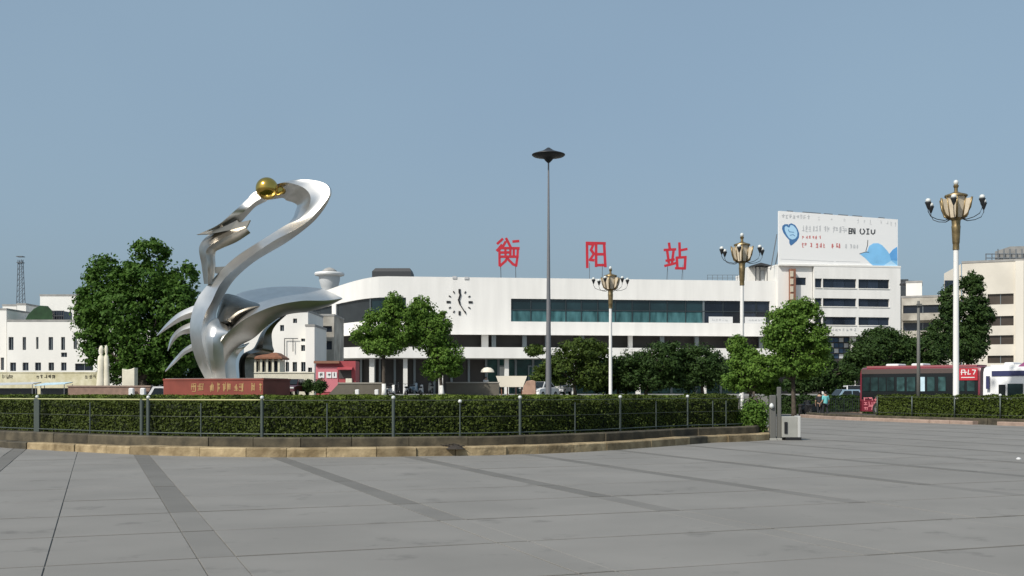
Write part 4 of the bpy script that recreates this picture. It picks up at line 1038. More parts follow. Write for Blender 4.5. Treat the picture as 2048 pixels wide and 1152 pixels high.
# pale parapet wall behind plinth
def low_wall(name, label, p0, p1, yt, d, m, cap, z0=TZ, slope=0, thick=.35):
    root = thing(name, label, 'wall', (WX((p0 + p1) / 2, d), d, z0))
    zt = WZ(yt, d); x0, x1 = WX(p0, d), WX(p1, d); xs = x0 + slope / F * d
    o = [(x0, z0), (x1, z0), (x1, zt - .1), (xs, zt - .1)]
    if not slope: o = [(x0, z0), (x1, z0), (x1, zt - .1), (x0, zt - .1)]
    mb = MB(); mb.prism([(x, d, z) for x, z in o], (0, thick, 0)); mb.build('body', m, root)
    mb = MB(); mb.box(xs - .06, x1 + .06, d - .06, d + thick + .06, zt - .098, zt); mb.build('coping', cap, root)
    return root
low_wall('pale_parapet', 'long pale parapet wall behind the red plinth', 506, 628, 744, 100, M['pale_stone'], M['pale_stone'])
low_wall('ramp_wall', 'taupe ramp wall with sloping end below the red kiosk', 655, 766, 765, 95, M['wall_taupe'], M['wall_cap'], slope=22)
low_wall('forecourt_wall', 'taupe forecourt wall with pale coping by the parasol', 893, 998, 764, 95, M['wall_taupe'], M['wall_cap'])
yw = low_wall('yellow_garden_wall', 'long yellowish garden wall in front of the left white building', -60, 200, 744, 138, M['yellow_wall'], M['yellow_wall'])
mb = MB(); rg = random.Random(5)
strokes(mb, [l for k, p in enumerate((5, 12, 19, 72, 80, 88, 96, 104, 170, 178, 186)) for l in glyph(rg, WX(p, 138), WZ(757, 138), .4, .5, 5)], lambda x, y, h: (x, 137.99 - h, y), .05, .02); tag(mb.build('painted_characters', M['kerb_dark'], yw), kind='stuff')

# water tower
wt = thing('water_tower', 'pale saucer shaped water tower behind the station curve', 'tower', (WX(659, 260), 260, 0)); q = 260 / F
mb = MB(); mb.lathe((WX(659, 260), 260, 0), [(12 * q, 0), (12 * q, WZ(584, 260)), (17 * q, WZ(574, 260)), (20.5 * q, WZ(561, 260)), (21 * q, WZ(553, 260))], 28); mb.build('stem', M['tank_white'], wt, smooth=40)
mb = MB(); mb.lathe((WX(659, 260), 260, WZ(549, 260)), [(22 * q, -4 * q), (29 * q, -2 * q), (30 * q, 1 * q), (29 * q, 3.5 * q), (17 * q, 4.5 * q)], 32); mb.build('saucer', M['white_paint'], wt, smooth=40)
mb = MB(); mb.lathe((WX(659, 260), 260, WZ(545, 260)), [(16 * q, 0), (14 * q, 4 * q), (8 * q, 8 * q), (2 * q, 10 * q), (.01, 10.3 * q)], 24); mb.build('dome', M['concrete'], wt, smooth=True)

# right-hand blocks
fr, T = box_building('beige_corner_block', 'beige block with dark window bands at the right picture edge', 125, 1924, 2120, 527, 16, M['beige'],
    [(1971, 2018, 590, 611), (1971, 2018, 634, 653), (1971, 2018, 672, 690), (1971, 2018, 712, 727), (2040, 2047, 560, 620), (2040, 2047, 630, 705), (2052, 2080, 560, 705)], ang=-.41, glass='glass_brown')
bar(WX(2021, 125) - WX(1924, 125), WX(2036, 125) - WX(1924, 125), TZ, WZ(527, 125), M['cream'], .003, .35, parent=fr, T=T, name='pilaster')
mb = MB(); mb.prism([W(1888, 547, 125.6), W(1922, 528, 125.6), W(1922, 760, 125.6), W(1888, 760, 125.6)], (4.1, 10, 0)); mb.build('side_wing', M['cream'], fr)
for y in (560, 600, 640): mb = MB(); mb.box(WX(1893, 125), WX(1916, 125), 125.4, 125.57, WZ(y + 16, 125), WZ(y, 125)); mb.build('window', M['glass_navy'], fr)
gh = thing('rooftop_greenhouse', 'grey framed rooftop greenhouse on the beige block', 'roof structure', (WX(2020, 131), 131, WZ(526, 131)))
mb = MB(); mb.prism([W(1990, 526, 130), W(1990, 503, 130), W(2020, 493, 130), W(2090, 491, 130), W(2090, 526, 130)], (3.5, 8, 0)); mb.build('glazed_body', M['concrete'], gh)
for k in range(8): mb = MB(); p = 1972 + k * 12; mb.tube([W(p, 526, 129.6), W(p, 507 if p < 1990 else 498, 129.6)], .07, 5); mb.build('post', M['mast_steel'], gh)
for y in (508, 516): mb = MB(); mb.tube([W(1971, y, 129.6), W(2070, y, 129.6)], .06, 5); mb.build('rail', M['mast_steel'], gh)
gb_, T = box_building('weathered_balcony_block', 'weathered grey block with dark balconies between office and beige block', 142, 1803, 1905, 596, 12, M['dirty'],
    [(1806, 1880, 611, 627), (1806, 1880, 646, 662), (1806, 1880, 682, 698)], ang=-.36)
for (y0, y1) in ((627, 646), (662, 682)):
    L = WX(1884, 142) - WX(1803, 142); bar(0.1, L, WZ(y1 - 4, 142), WZ(y0 + 1, 142), M['dirty'], .003, .9, parent=gb_, T=T, name='balcony')
box_building('white_stair_head', 'white stair head hut on the weathered balcony block', 146, 1812, 1842, 566, 5, M['white2'], [], ybot=600, ang=-.36)
roof_box('rooftop_water_tank', 'dark round topped tank on the white stair head', 'tank', 1815, 1838, 561, 567, 147, M['roof_dark'], 3)
box_building('grey_side_block', 'grey narrow block wall directly right of the office block', 170, 1800, 1815, 562, 12, M['concrete'], [], ang=-.36)
up = thing('utility_pole', 'thin dark utility pole beside the red bus', 'pole', (WX(1837, 58.5), 58.5, 0))
mb = MB(); mb.tube([(WX(1837, 58.5), 58.5, 0), (WX(1837, 58.5), 58.5, WZ(602, 58.5))], [.12, .07], 8); mb.build('pole', M['pillar_grey'], up, smooth=True)
mb = MB(); mb.box(WX(1832, 58.5), WX(1842, 58.5), 58.36, 58.44, WZ(612, 58.5), WZ(608, 58.5)); mb.build('crossarm', M['pillar_grey'], up)

# ------------------------------------------------------------------ trees
tree('big dark green tree with dense crown left of the goose sculpture', 90, 290, TZ,
     [(212, 555, 42, 46), (180, 640, 36, 58), (168, 600, 22, 28), (300, 500, 42, 24), (298, 560, 72, 46), (248, 625, 78, 62), (345, 615, 56, 72), (372, 555, 26, 32), (200, 705, 40, 36), (290, 690, 62, 58), (365, 685, 40, 62), (255, 735, 35, 30), (325, 735, 45, 32)],
     M['leaf_big'], leaf=.15, n_leaves=60000, puff=.1, name='broadleaf_tree', trunk_r=.4)
tree('dark undergrowth tree behind the goose tail and big trunk', 97, 335, TZ, [(300, 738, 60, 38), (368, 738, 46, 46), (246, 752, 36, 28), (405, 760, 30, 26)], M['leaf_dark'], leaf=.13, n_leaves=20000, puff=.12, name='dark_tree', trunk_r=.14)  # dark foliage added to fill in the big tree's shade
tree('light green tree with limewashed trunk before the station, left of its twin', 92, 768, TZ, [(725, 669, 26, 24), (762, 650, 40, 34), (788, 612, 22, 28), (768, 692, 44, 22), (806, 652, 28, 42), (742, 690, 25, 18)], M['leaf_lit'], leaf=.11, n_leaves=24000, puff=.12, name='young_tree', wash=1.0, trunk_r=.17)
tree('green tree with limewashed trunk before the station, nearest the clock', 93, 884, TZ, [(844, 624, 32, 30), (858, 668, 42, 40), (884, 648, 20, 26), (890, 712, 38, 36), (868, 738, 26, 22), (905, 735, 24, 20)], M['leaf_lit'], leaf=.11, n_leaves=24000, puff=.12, name='young_tree', wash=1.0, trunk_r=.16)
tree('olive green bushy tree just right of the tall lamp mast', 98, 1150, TZ, [(1165, 700, 50, 24), (1130, 735, 45, 38), (1180, 745, 42, 38), (1090, 755, 32, 26), (1070, 700, 22, 12), (1200, 715, 26, 26)], M['leaf_olive'], leaf=.12, n_leaves=20000, puff=.12, name='bushy_tree', trunk_r=.15)
tree('dark green tree right of the smallest ornate lamp', 99, 1292, TZ, [(1265, 735, 38, 34), (1320, 722, 52, 36), (1300, 755, 60, 26), (1345, 700, 24, 18)], M['leaf_dark'], leaf=.12, n_leaves=19000, puff=.12, name='bushy_tree', trunk_r=.15)
tree('dark low tree directly behind the smallest ornate lamp', 101, 1236, TZ, [(1230, 745, 36, 34), (1250, 765, 34, 22), (1205, 765, 30, 22)], M['leaf_dark'], leaf=.12, n_leaves=13000, puff=.12, name='bushy_tree', trunk_r=.12)
tree('dark green tree left of the right leafy tree', 100, 1405, TZ, [(1395, 725, 48, 38), (1428, 745, 36, 36), (1370, 758, 45, 24)], M['leaf_dark'], leaf=.12, n_leaves=17000, puff=.12, name='bushy_tree', trunk_r=.15)
tree('tall bright leafy tree before the office block, beside the gateposts', 70, 1588, 0.0, [(1602, 630, 44, 34), (1572, 672, 48, 46), (1622, 685, 40, 50), (1596, 728, 62, 30), (1560, 640, 28, 28), (1530, 735, 36, 30)], M['leaf_lit'], leaf=.09, n_leaves=42000, puff=.1, name='leafy_tree', trunk_r=.15)
tree('lower bright leafy tree beside the second ornate lamp', 72, 1502, 0.0, [(1492, 722, 36, 32), (1482, 762, 40, 22), (1516, 755, 36, 26), (1474, 690, 20, 18), (1540, 775, 26, 16)], M['leaf_lit'], leaf=.09, n_leaves=24000, puff=.12, name='leafy_tree', trunk_r=.12)
tree('dark rounded tree in front of the office block base', 96, 1745, TZ, [(1748, 700, 48, 40), (1722, 722, 36, 36), (1762, 670, 34, 16), (1700, 738, 26, 26), (1790, 690, 30, 30)], M['leaf_dark'], leaf=.12, n_leaves=19000, puff=.12, name='dark_tree', trunk_r=.17)
tree('dark tree behind the utility pole above the red bus', 97, 1830, TZ, [(1800, 705, 44, 42), (1850, 702, 48, 42), (1830, 730, 60, 26), (1880, 660, 24, 30)], M['leaf_dark'], leaf=.12, n_leaves=21000, puff=.12, name='dark_tree', trunk_r=.17)
tree('tall narrow dark tree behind the largest ornate lamp', 104, 1936, TZ, [(1942, 575, 24, 32), (1932, 630, 38, 46), (1925, 690, 46, 40), (1896, 605, 16, 38), (1958, 650, 20, 66), (1978, 632, 12, 16)], M['leaf_dark'], leaf=.13, n_leaves=30000, puff=.12, name='narrow_tree', trunk_r=.18)
tree('dark shrubby tree behind the gateposts and pedestrians', 88, 1640, TZ, [(1635, 755, 42, 24), (1600, 768, 32, 20), (1668, 770, 24, 18), (1655, 725, 18, 14), (1692, 750, 24, 26)], M['leaf_dark'], leaf=.11, n_leaves=16000, puff=.14, name='dark_tree', trunk_r=.13)
tree('small shrub beside the red kiosk', 97, 640, TZ, [(640, 772, 13, 13)], M['leaf_dark'], leaf=.08, n_leaves=2500, puff=.16, name='shrub', trunk_r=.05)
tree('small shrub beside the parked maroon car', 97, 616, TZ, [(616, 772, 13, 12)], M['leaf_dark'], leaf=.08, n_leaves=2200, puff=.16, name='shrub', trunk_r=.05)

tree('bright green bush at the right end of the island hedge', 37.6, 1508, 0.4, [(1508, 832, 25, 34), (1494, 845, 16, 24), (1520, 848, 14, 20)], M['leaf_lit'], leaf=.045, n_leaves=9000, puff=.13, name='shrub', trunk_r=.04)
# ------------------------------------------------------------------ right-hand kerb, hedge, fence
rk = [(WX(1600, 68.5), 68.5), (WX(1655, 63.5), 63.5), (WX(1730, 60), 60), (WX(1830, 56.5), 56.5), (WX(1950, 53), 53), (WX(2060, 50.3), 50.3), (WX(2200, 47), 47)]
rcur = [Vector((p[0], p[1])) for p in cr(rk, 200)]; rlen = [0.0]
for a, b in zip(rcur[:-1], rcur[1:]): rlen.append(rlen[-1] + (b - a).length)
def rpoint(s, off):
    s = min(max(s, .001), rlen[-1] - .001); i = max(0, min(int(np.searchsorted(rlen, s)) - 1, 198)); t = (s - rlen[i]) / (rlen[i + 1] - rlen[i])
    p = rcur[i].lerp(rcur[i + 1], t); tg = (rcur[min(i + 4, 199)] - rcur[max(i - 3, 0)]).normalized(); return p + Vector((-tg.y, tg.x)) * off
def rs_px(px, off):
    k = min(range(400), key=lambda k: abs(CX + F * rpoint(rlen[-1] * k / 400, off).x / rpoint(rlen[-1] * k / 400, off).y - px)); return rlen[-1] * k / 400
rkerb = thing('roadside_kerb', 'pinkish stone kerb below the right hedge', 'kerb', (*rpoint(1, .2), 0))
s1968 = rs_px(1966, 0)
kerb_run(rkerb, 'kerb_stone', 0, .4, -.03, .17, 1.6, lambda s: None if s1968 < s < s1968 + .9 else M['kerb_pink'], s_to=rlen[-1], pt=rpoint)
kerb_run(rkerb, 'step_stone', .4, .8, -.03, .3, 1.8, lambda s: M['kerb_dark'], s_to=rlen[-1], pt=rpoint)
s0 = rs_px(1756, 1.2); prof = []
for k in range(14):
    s = s0 + (rlen[-1] - s0) * k / 13; f = rpoint(s, 1.1); b = rpoint(s, 2.3); prof.append(((f.x, f.y), (b.x, b.y), .1, 1.34))
hedge('trimmed_hedge', 'trimmed olive green hedge in front of the red bus', prof, M['leaf_hedge_dark'], .055, 420, M['hedge_core'])
mb = MB(); q = [rpoint(rlen[-1] * k / 20, .8) for k in range(21)]; q2 = [rpoint(rlen[-1] * k / 20, 3.2) for k in range(21)]
mb.loft([[(a.x, a.y, .27), (b.x, b.y, .27)] for a, b in zip(q, q2)], cap=False, closed=False); tag(mb.build('verge_soil', M['soil']), kind='structure')
rf = thing('roadside_fence', 'low metal fence with thin posts before the right hedge', 'fence', (*rpoint(s0, .95), .27))
for px, ball in ((1824, 0), (1909, 0), (2001, 1), (2095, 0), (1755, 0)):
    p = rpoint(rs_px(px, .95), .95); mb = MB(); mb.tube([(p.x, p.y, .2), (p.x, p.y, 1.36)], .035, 8); o = mb.build('post', M['post'], rf, smooth=True)
    if ball: mb = MB(); mb.lathe((p.x, p.y, 1.36), [(.02, 0), (.07, .04), (.07, .09), (.02, .13)], 10); mb.build('ball_cap', M['lamp_white'], o, smooth=True)
for z in (.45, 1.3):
    mb = MB(); mb.tube([(*rpoint(s0 + (rlen[-1] - s0) * k / 30, .95), z) for k in range(31)], .012, 5); mb.build('rail', M['rail'], rf)
# low wall, railing and hedge closing the gap behind the pedestrians
low_wall('brick_kerb_wall', 'low brownish wall behind the pedestrian in turquoise', 1652, 1722, 824, 72, M['brick_wall'], M['kerb_pink'], z0=-.02)
gr = thing('gap_railing', 'grey picket railing on the low brownish wall beside the bus', 'railing', (WX(1690, 72.1), 72.1, WZ(824, 72)))
for k in range(16):
    xx = WX(1656 + k * 4.2, 72); mb = MB(); mb.tube([(xx, 72.15, WZ(824, 72)), (xx, 72.15, WZ(797, 72))], .018 if k % 4 else .04, 5); mb.build('picket', M['post'], gr)
for y in (798, 820): mb = MB(); mb.tube([(WX(1655, 72), 72.15, WZ(y, 72)), (WX(1721, 72), 72.15, WZ(y, 72))], .02, 5); mb.build('rail', M['post'], gr)
hx = [WX(1548, 78), WX(1760, 78)]
hedge('back_hedge', 'dark hedge behind the motorcycles and pedestrians', [((hx[0] + (hx[1] - hx[0]) * k / 6, 78), (hx[0] + (hx[1] - hx[0]) * k / 6, 79.6), -.02, 1.25) for k in range(7)], M['leaf_dark'], .07, 260, M['hedge_core'])

# ------------------------------------------------------------------ vehicles
def wheel(parent, c, r, w, axis, name='wheel'):
    c = Vector(c); ax = Vector(axis).normalized(); u = Vector((0, 0, 1)); v = ax.cross(u)
    def ringf(rad, off, n=20): return [c + ax * off + (u * math.cos(2 * math.pi * j / n) + v * math.sin(2 * math.pi * j / n)) * rad for j in range(n)]
    mb = MB(); mb.loft([ringf(r * .62, -w / 2), ringf(r * .93, -w / 2), ringf(r, -w * .3), ringf(r, w * .3), ringf(r * .93, w / 2), ringf(r * .62, w / 2)]); o = mb.build(name, M['tyre'], parent, smooth=35)
    mb = MB(); mb.loft([ringf(r * .6, -w / 2 - .01), ringf(r * .6, w / 2 + .01)]); mb.build('rim', M['chrome'], o)
    return o

def bus(name, label, p0, d0, p1, d1, H, body, lower, roofm, length=None, glass='bus_pane', variant=0):
    a = Vector((WX(p0, d0), d0)); b = Vector((WX(p1, d1), d1)); ang = math.atan2(b.y - a.y, b.x - a.x); L = (b - a).length
    T = frame(a.x, a.y, ang); Wd = 2.45
    root = thing(name, label, 'bus', T(L / 2, -Wd / 2, 0))
    rings = []
    prof = [(.0, .32), (.0, 1.0), (.05, H - .35), (.16, H - .1), (.4, H)]
    def ring(u, sc_=1.0, lift=0.0):
        pr = [(-v, w) for v, w in prof] + [(-Wd + v, w) for v, w in reversed(prof)]
        return [T(u, v, .32 + (w - .32) * sc_ + lift) for v, w in pr]
    mb = MB(); mb.loft([ring(.12, .96), ring(.0, .985), ring(.1, 1), ring(L - .1, 1), ring(L, .985), ring(L - .02, .96)]); mb.build('body', body, root, smooth=35)
    mb = MB(T); mb.box(.3, L - .3, -Wd + .35, -.35, H - .02, H + .09); mb.build('roof', roofm, root)
    for f0, f1 in ((.2, .31), (.42, .52)): mb = MB(T); mb.bbox(L * f0, L * f1, -Wd + .7, -.45, H + .05, H + .22, .05); mb.build('roof_pod', M['white_paint'], root)
    for f in (.17, .76):
        for v in (.02, -Wd - .02 + .3): wheel(root, T(L * f, v - .14, .48), .48, .3, Vector(T(0, 1, 0)) - Vector(T(0, 0, 0)))
    return root, T, L, Wd
rb, T, L, Wd = bus('city_bus', 'dark red city bus with dark windows behind the right hedge', 1720, 71, 1960, 66, 3.14, M['bus_red'], None, M['bus_pink'])
bar(.12, L - .12, 1.1, 2.72, M['bus_window'], -.05, .012, parent=rb, T=T, name='window_band')
bar(.1, L - .4, 2.725, 3.02, M['bus_fascia'], -.5, .008, parent=rb, T=T, name='fascia')
for k, (f0, f1) in enumerate(((.03, .09), (.1, .16), (.17, .23), (.24, .3), (.325, .39), (.41, .48), (.5, .56), (.58, .64), (.67, .73), (.82, .88), (.9, .96))):
    pane(L * f0, L * f1, 1.62, 2.5, M['tarp'] if k == 6 else M['bus_pane'], v=.014, parent=rb, T=T, name='window')
mb = MB(); rg = random.Random(77); strokes(mb, [l for x in range(3) for y in range(3) for l in glyph(rg, .25 + x * .33, .42 + y * .28, .3, .25, 3)], lambda x, y, h: T(x, .01 + h, y), .05, .008); tag(mb.build('mural', M['kiosk_pink'], rb), kind='stuff')
o = pane(L * .835, L * .985, 2.28, 3.0, M['red_sign'], v=.05, parent=rb, T=T, name='route_sign')
mb = MB(); strokes(mb, [[(L * .86, 2.62), (L * .86, 2.9), (L * .885, 2.9), (L * .89, 2.62)], [(L * .855, 2.76), (L * .9, 2.76)], [(L * .915, 2.9), (L * .91, 2.64), (L * .93, 2.66)], [(L * .945, 2.9), (L * .97, 2.88), (L * .955, 2.64)], [(L * .86, 2.45), (L * .96, 2.45)]], lambda x, y, h: T(x, .085 + h, y), .05, .01); tag(mb.build('route_characters', M['white_paint'], o), kind='stuff')
for f in (.0,): 
    for v in (-.4, -Wd + .4): mb = MB(T); mb.box(-.03, .03, v - .15, v + .15, .7, .9); mb.build('headlight', M['lamp_white'], rb)
mb = MB(T); mb.box(-.02, .06, -Wd + .2, -.2, 1.5, 2.75); mb.build('windscreen', M['bus_window'], rb)
wb, T, L, Wd = bus('white_coach', 'white coach with navy stripe cut by the right picture edge', 1966, 64.6, 2150, 61, 3.08, M['white_paint'], None, M['white_paint'])
bar(.5, L - .1, 2.5, 2.8, M['navy'], -.06, .0, parent=wb, T=T, name='stripe')
pane(L * .18, L * .255, .9, 2.0, M['bus_window'], v=.004, parent=wb, T=T, name='door')
pane(L * .28, L * .45, 1.35, 2.05, M['bus_pane'], v=.004, parent=wb, T=T, name='window')
pane(L * .5, L * .7, 1.35, 2.05, M['bus_pane'], v=.004, parent=wb, T=T, name='window')
mb = MB(T); mb.loft([[(L * .36, -Wd + .3, 3.0), (L * .7, -Wd + .3, 3.0), (L * .7, -.3, 3.0), (L * .36, -.3, 3.0)], [(L * .44, -Wd + .4, 3.34), (L * .7, -Wd + .4, 3.34), (L * .7, -.4, 3.34), (L * .44, -.4, 3.34)]]); mb.build('air_conditioner', M['purple'], wb)
mb = MB(T); mb.box(.25, .42, .05, .2, 1.75, 2.5); mb.build('mirror', M['navy'], wb)

def car(label, px, d, z, rot, paint, name='parked_car', L=4.2, H=1.45):
    root = thing(name, label, 'car', (0, 0, 0)); w = .84
    prof = [(-L / 2, .35), (-L / 2 + .05, .75), (-L / 2 + .35, .86), (-L * .22, .92), (L * .26, .95), (L / 2 - .12, .9), (L / 2, .6), (L / 2 - .02, .35)]
    mb = MB(); mb.loft([[(x * f, y, .35 + (z_ - .35) * g) for x, z_ in prof] for y, f, g in ((-w, .97, .93), (-w + .08, 1, 1), (w - .08, 1, 1), (w, .97, .93))]); mb.build('body', paint, root, smooth=30)
    mb = MB(); g = [(-L * .26, .9, w - .1), (L * .33, .92, w - .1), (L * .2, H, w - .24), (-L * .1, H, w - .24)]
    mb.loft([[(x, -yw, z_) for x, z_, yw in g], [(x, yw, z_) for x, z_, yw in g]]); mb.build('cabin', paint, root)
    for sy in (-1, 1):
        mb = MB(); mb.prism([(-L * .2, sy * (w - .1 - .005), .98), (L * .05, sy * (w - .095), .98), (L * .05, sy * (w - .2), H - .1), (-L * .08, sy * (w - .2), H - .1)], (0, sy * .02, 0)); mb.build('window', M['bus_window'], root)
        mb = MB(); mb.prism([(L * .07, sy * (w - .095), .98), (L * .28, sy * (w - .1), .98), (L * .18, sy * (w - .2), H - .1), (L * .07, sy * (w - .2), H - .1)], (0, sy * .02, 0)); mb.build('window', M['bus_window'], root)
        for x in (-L * .31, L * .3): wheel(root, (x, sy * (w - .08), .31), .31, .2, (0, 1, 0))
        mb = MB(); mb.box(-L / 2 - .01, -L / 2 + .12, sy * .62 - .16, sy * .62 + .16, .62, .74); mb.build('headlight', M['lamp_white'], root)
        mb = MB(); mb.box(L / 2 - .1, L / 2 + .01, sy * .64 - .14, sy * .64 + .14, .66, .82); mb.build('tail_light', M['red_sign'], root)
    mb = MB(); mb.prism([(-L * .265, -w + .16, .95), (-L * .265, w - .16, .95), (-L * .11, w - .28, H - .03), (-L * .11, -w + .28, H - .03)], (-.02, 0, .02)); mb.build('windscreen', M['bus_window'], root)
    mb = MB(); mb.prism([(L * .335, -w + .16, .96), (L * .335, w - .16, .96), (L * .21, w - .28, H - .03), (L * .21, -w + .28, H - .03)], (.02, 0, .02)); mb.build('rear_window', M['bus_window'], root)
    root.location = (WX(px, d), d, z); root.rotation_euler = (0, 0, rot); return root
car('white car half hidden behind the left end of the red plinth', 338, 66, 0.42 - .42, math.radians(195), M['white_paint'], H=1.9, L=4.4)
car('maroon car just right of the red plinth', 588, 97, TZ, math.radians(80), M['car_maroon'])
car('dark green car behind the tall lamp mast', 1086, 108, TZ, math.radians(5), M['car_dark'], H=1.7, L=4.6)
car('white car parked just behind the tall lamp mast', 1082, 96, TZ - .25, math.radians(60), M['white_paint'], L=3.8)
car('white car parked in the bushes right of the tall lamp mast', 1118, 100, TZ, math.radians(75), M['white_paint'])
car('pale blue car seen left of the red bus', 1690, 81.6, 0, math.radians(8), M['car_blue'], H=1.75)
car('white van seen under the dark tree left of the bus', 1708, 82, 0, math.radians(85), M['white_paint'], H=2.05)

def scooter(label, px, d, z, rot, paint, name='parked_scooter', group='scooters parked by the limewashed trees'):
    root = thing(name, label, 'scooter', (0, 0, 0), group)
    for x in (-.62, .62): wheel(root, (x, 0, .26), .26, .11, (0, 1, 0))
    mb = MB(); mb.loft([[(x, -w_, z0), (x, w_, z0), (x, w_ * .7, z1), (x, -w_ * .7, z1)] for x, w_, z0, z1 in ((-.72, .1, .42, .62), (-.4, .17, .32, .72), (-.05, .17, .28, .66), (.1, .15, .22, .34), (.35, .15, .22, .34), (.45, .17, .3, .9), (.55, .1, .5, .95))]); mb.build('body', paint, root, smooth=40)
    mb = MB(); mb.bbox(-.7, .0, -.14, .14, .66, .8, .04); mb.build('seat', M['black'], root)
    mb = MB(); mb.tube([(.62, 0, .28), (.5, 0, .95), (.46, 0, 1.02)], .03, 6); mb.build('fork', M['chrome'], root)
    mb = MB(); mb.tube([(.4, -.33, 1.05), (.47, 0, 1.02), (.4, .33, 1.05)], .018, 6); mb.build('handlebar', M['black'], root)
    mb = MB(); mb.lathe((.56, 0, .86), [(.02, -.07), (.08, -.04), (.09, .02), (.05, .07)], 8); mb.build('headlight', M['lamp_white'], root)
    root.location = (WX(px, d), d, z); root.rotation_euler = (0, 0, rot); return root
for k, (px, dd, col_, lab) in enumerate(((782, 96.5, 'white_paint', 'white scooter nearest the ramp wall'), (795, 95.5, 'black', 'black scooter beside the nearest white one by the ramp wall'), (812, 97, 'white_paint', 'white scooter between the two limewashed trees'), (828, 96, 'car_blue', 'pale blue scooter between the limewashed trees'), (842, 96.5, 'white_paint', 'white scooter just left of the clock side tree'), (862, 95.5, 'cabinet', 'grey scooter just left of the second limewashed trunk'))):
    scooter(lab, px, dd, TZ + .15 * (k % 2), math.radians(70 + 17 * k % 50), M[col_])
for k, (px, dd, lab) in enumerate(((1606, 70.5, 'dark motorcycle under the tree, nearest the gateposts'), (1617, 69.5, 'dark motorcycle beside the pedestrian in dark clothes'), (1627, 73, 'dark motorcycle farthest back behind the pedestrians'))):
    scooter(lab, px, dd, 0, math.radians(60 + 25 * k), M['black'], 'parked_motorcycle', 'motorcycles parked behind the gateposts')

# ------------------------------------------------------------------ people
def skinned(name, V, Ed, Rd, m, parent, root_i=0, sub=1):
    me = bpy.data.meshes.new(name); me.from_pydata(V, Ed, []); tmp = bpy.data.objects.new(name, me); col.objects.link(tmp)
    md = tmp.modifiers.new('skin', 'SKIN'); md.use_smooth_shade = True
    sv = me.skin_vertices[0].data
    for i, r in enumerate(Rd): sv[i].radius = (r, r) if not isinstance(r, tuple) else r
    sv[root_i].use_root = True
    s = tmp.modifiers.new('sub', 'SUBSURF'); s.levels = sub; s.render_levels = sub
    dg = bpy.context.evaluated_depsgraph_get(); ev = tmp.evaluated_get(dg)
    nm = bpy.data.meshes.new_from_object(ev); bpy.data.objects.remove(tmp)
    nm.materials.clear(); nm.materials.append(m)
    nm.polygons.foreach_set('use_smooth', [True] * len(nm.polygons))
    o = bpy.data.objects.new(name, nm); col.objects.link(o); o.parent = parent; return o
def person(label, px, d, z, rot, H, shirt, legs, stride=.12, arm_bend=.1, long=False, group=None):
    root = thing('person', label, 'person', (0, 0, 0), group); k = H / 1.7
    V = [(0, 0, .93), (0, 0, 1.08), (0, -.01, 1.26), (0, 0, 1.4), (0, 0, 1.48), (0, -.015, 1.56), (0, -.01, 1.64), (0, -.105, 1.575)]
    Rd = [(.15, .11), (.13, .095), (.155, .105), (.09, .075), .055, .082, .07, .018]
    Ed = [(0, 1), (1, 2), (2, 3), (3, 4), (4, 5), (5, 6), (5, 7)]
    sh = []
    for sx in (-1, 1):
        b = len(V); sw = stride * sx
        V += [(sx * .17, 0, 1.38), (sx * .23, .03, 1.12), (sx * .24, -.05 - arm_bend - sw * .5, .9), (sx * .24, -.08 - arm_bend - sw * .6, .83)]
        Rd += [.06, .045, .032, .036]; Ed += [(3, b), (b, b + 1), (b + 1, b + 2), (b + 2, b + 3)]
        for f in range(5):
            oy = (-.03, -.015, 0, .015, .035)[f]; ln = (.06, .08, .085, .08, .05)[f] if f < 4 else .05; c = len(V)
            V += [(sx * (.235 - (.02 if f == 0 else 0)), -.085 - arm_bend - sw * .6 + oy, .80 if f else .825), (sx * (.225 - (.04 if f == 0 else 0)), -.095 - arm_bend - sw * .6 + oy, .80 - ln)]
            Rd += [.009, .007]; Ed += [(b + 3, c), (c, c + 1)]
        l = len(V)
        V += [(sx * .09, 0, .86), (sx * .095, -.03 - sw * .5, .48), (sx * .1, .03 - sw, .09), (sx * .11, -.12 - sw, .045)]
        Rd += [.085, .058, .04, .036]; Ed += [(0, l), (l, l + 1), (l + 1, l + 2), (l + 2, l + 3)]
        sh.append((b, l))
    V = [(x * k, y * k, zz * k) for x, y, zz in V]
    skinned('body', V, Ed, [tuple(q * k for q in r) if isinstance(r, tuple) else r * k for r in Rd], M['skin'], root)
    (b1, l1), (b2, l2) = sh
    idx = [0, 1, 2, 3, b1, b1 + 1, b2, b2 + 1]; VV = [list(V[i]) for i in idx]; VV[0][2] -= (.14 if long else .02) * k
    RR = [(.185, .145), (.165, .13), (.185, .135), (.115, .1), .078, .064, .078, .064]
    skinned('shirt', [tuple(v) for v in VV], [(0, 1), (1, 2), (2, 3), (3, 4), (4, 5), (3, 6), (6, 7)], [tuple(q * k for q in r) if isinstance(r, tuple) else r * k for r in RR], shirt, root)
    idx = [0, l1, l1 + 1, l1 + 2, l2, l2 + 1, l2 + 2]; VV = [list(V[i]) for i in idx]
    skinned('trousers', [tuple(v) for v in VV], [(0, 1), (1, 2), (2, 3), (0, 4), (4, 5), (5, 6)], [tuple(q * k for q in r) if isinstance(r, tuple) else r * k for r in [(.16, .12), .105, .078, .062, .105, .078, .062]], legs, root)
    mb = MB(); mb.lathe((0, .018 * k, 1.555 * k), [(.088 * k, 0), (.098 * k, .05 * k), (.085 * k, .11 * k), (.045 * k, .145 * k), (.005, .152 * k)], 12); mb.build('hair', M['hair'], root, smooth=True)
    root.location = (WX(px, d), d, z); root.rotation_euler = (0, 0, rot); return root
person('pedestrian in a turquoise top and dark trousers walking by the low wall', 1651, 66, 0, math.radians(200), 1.62, M['cyan_cloth'], M['dark_cloth'], .16, long=True)
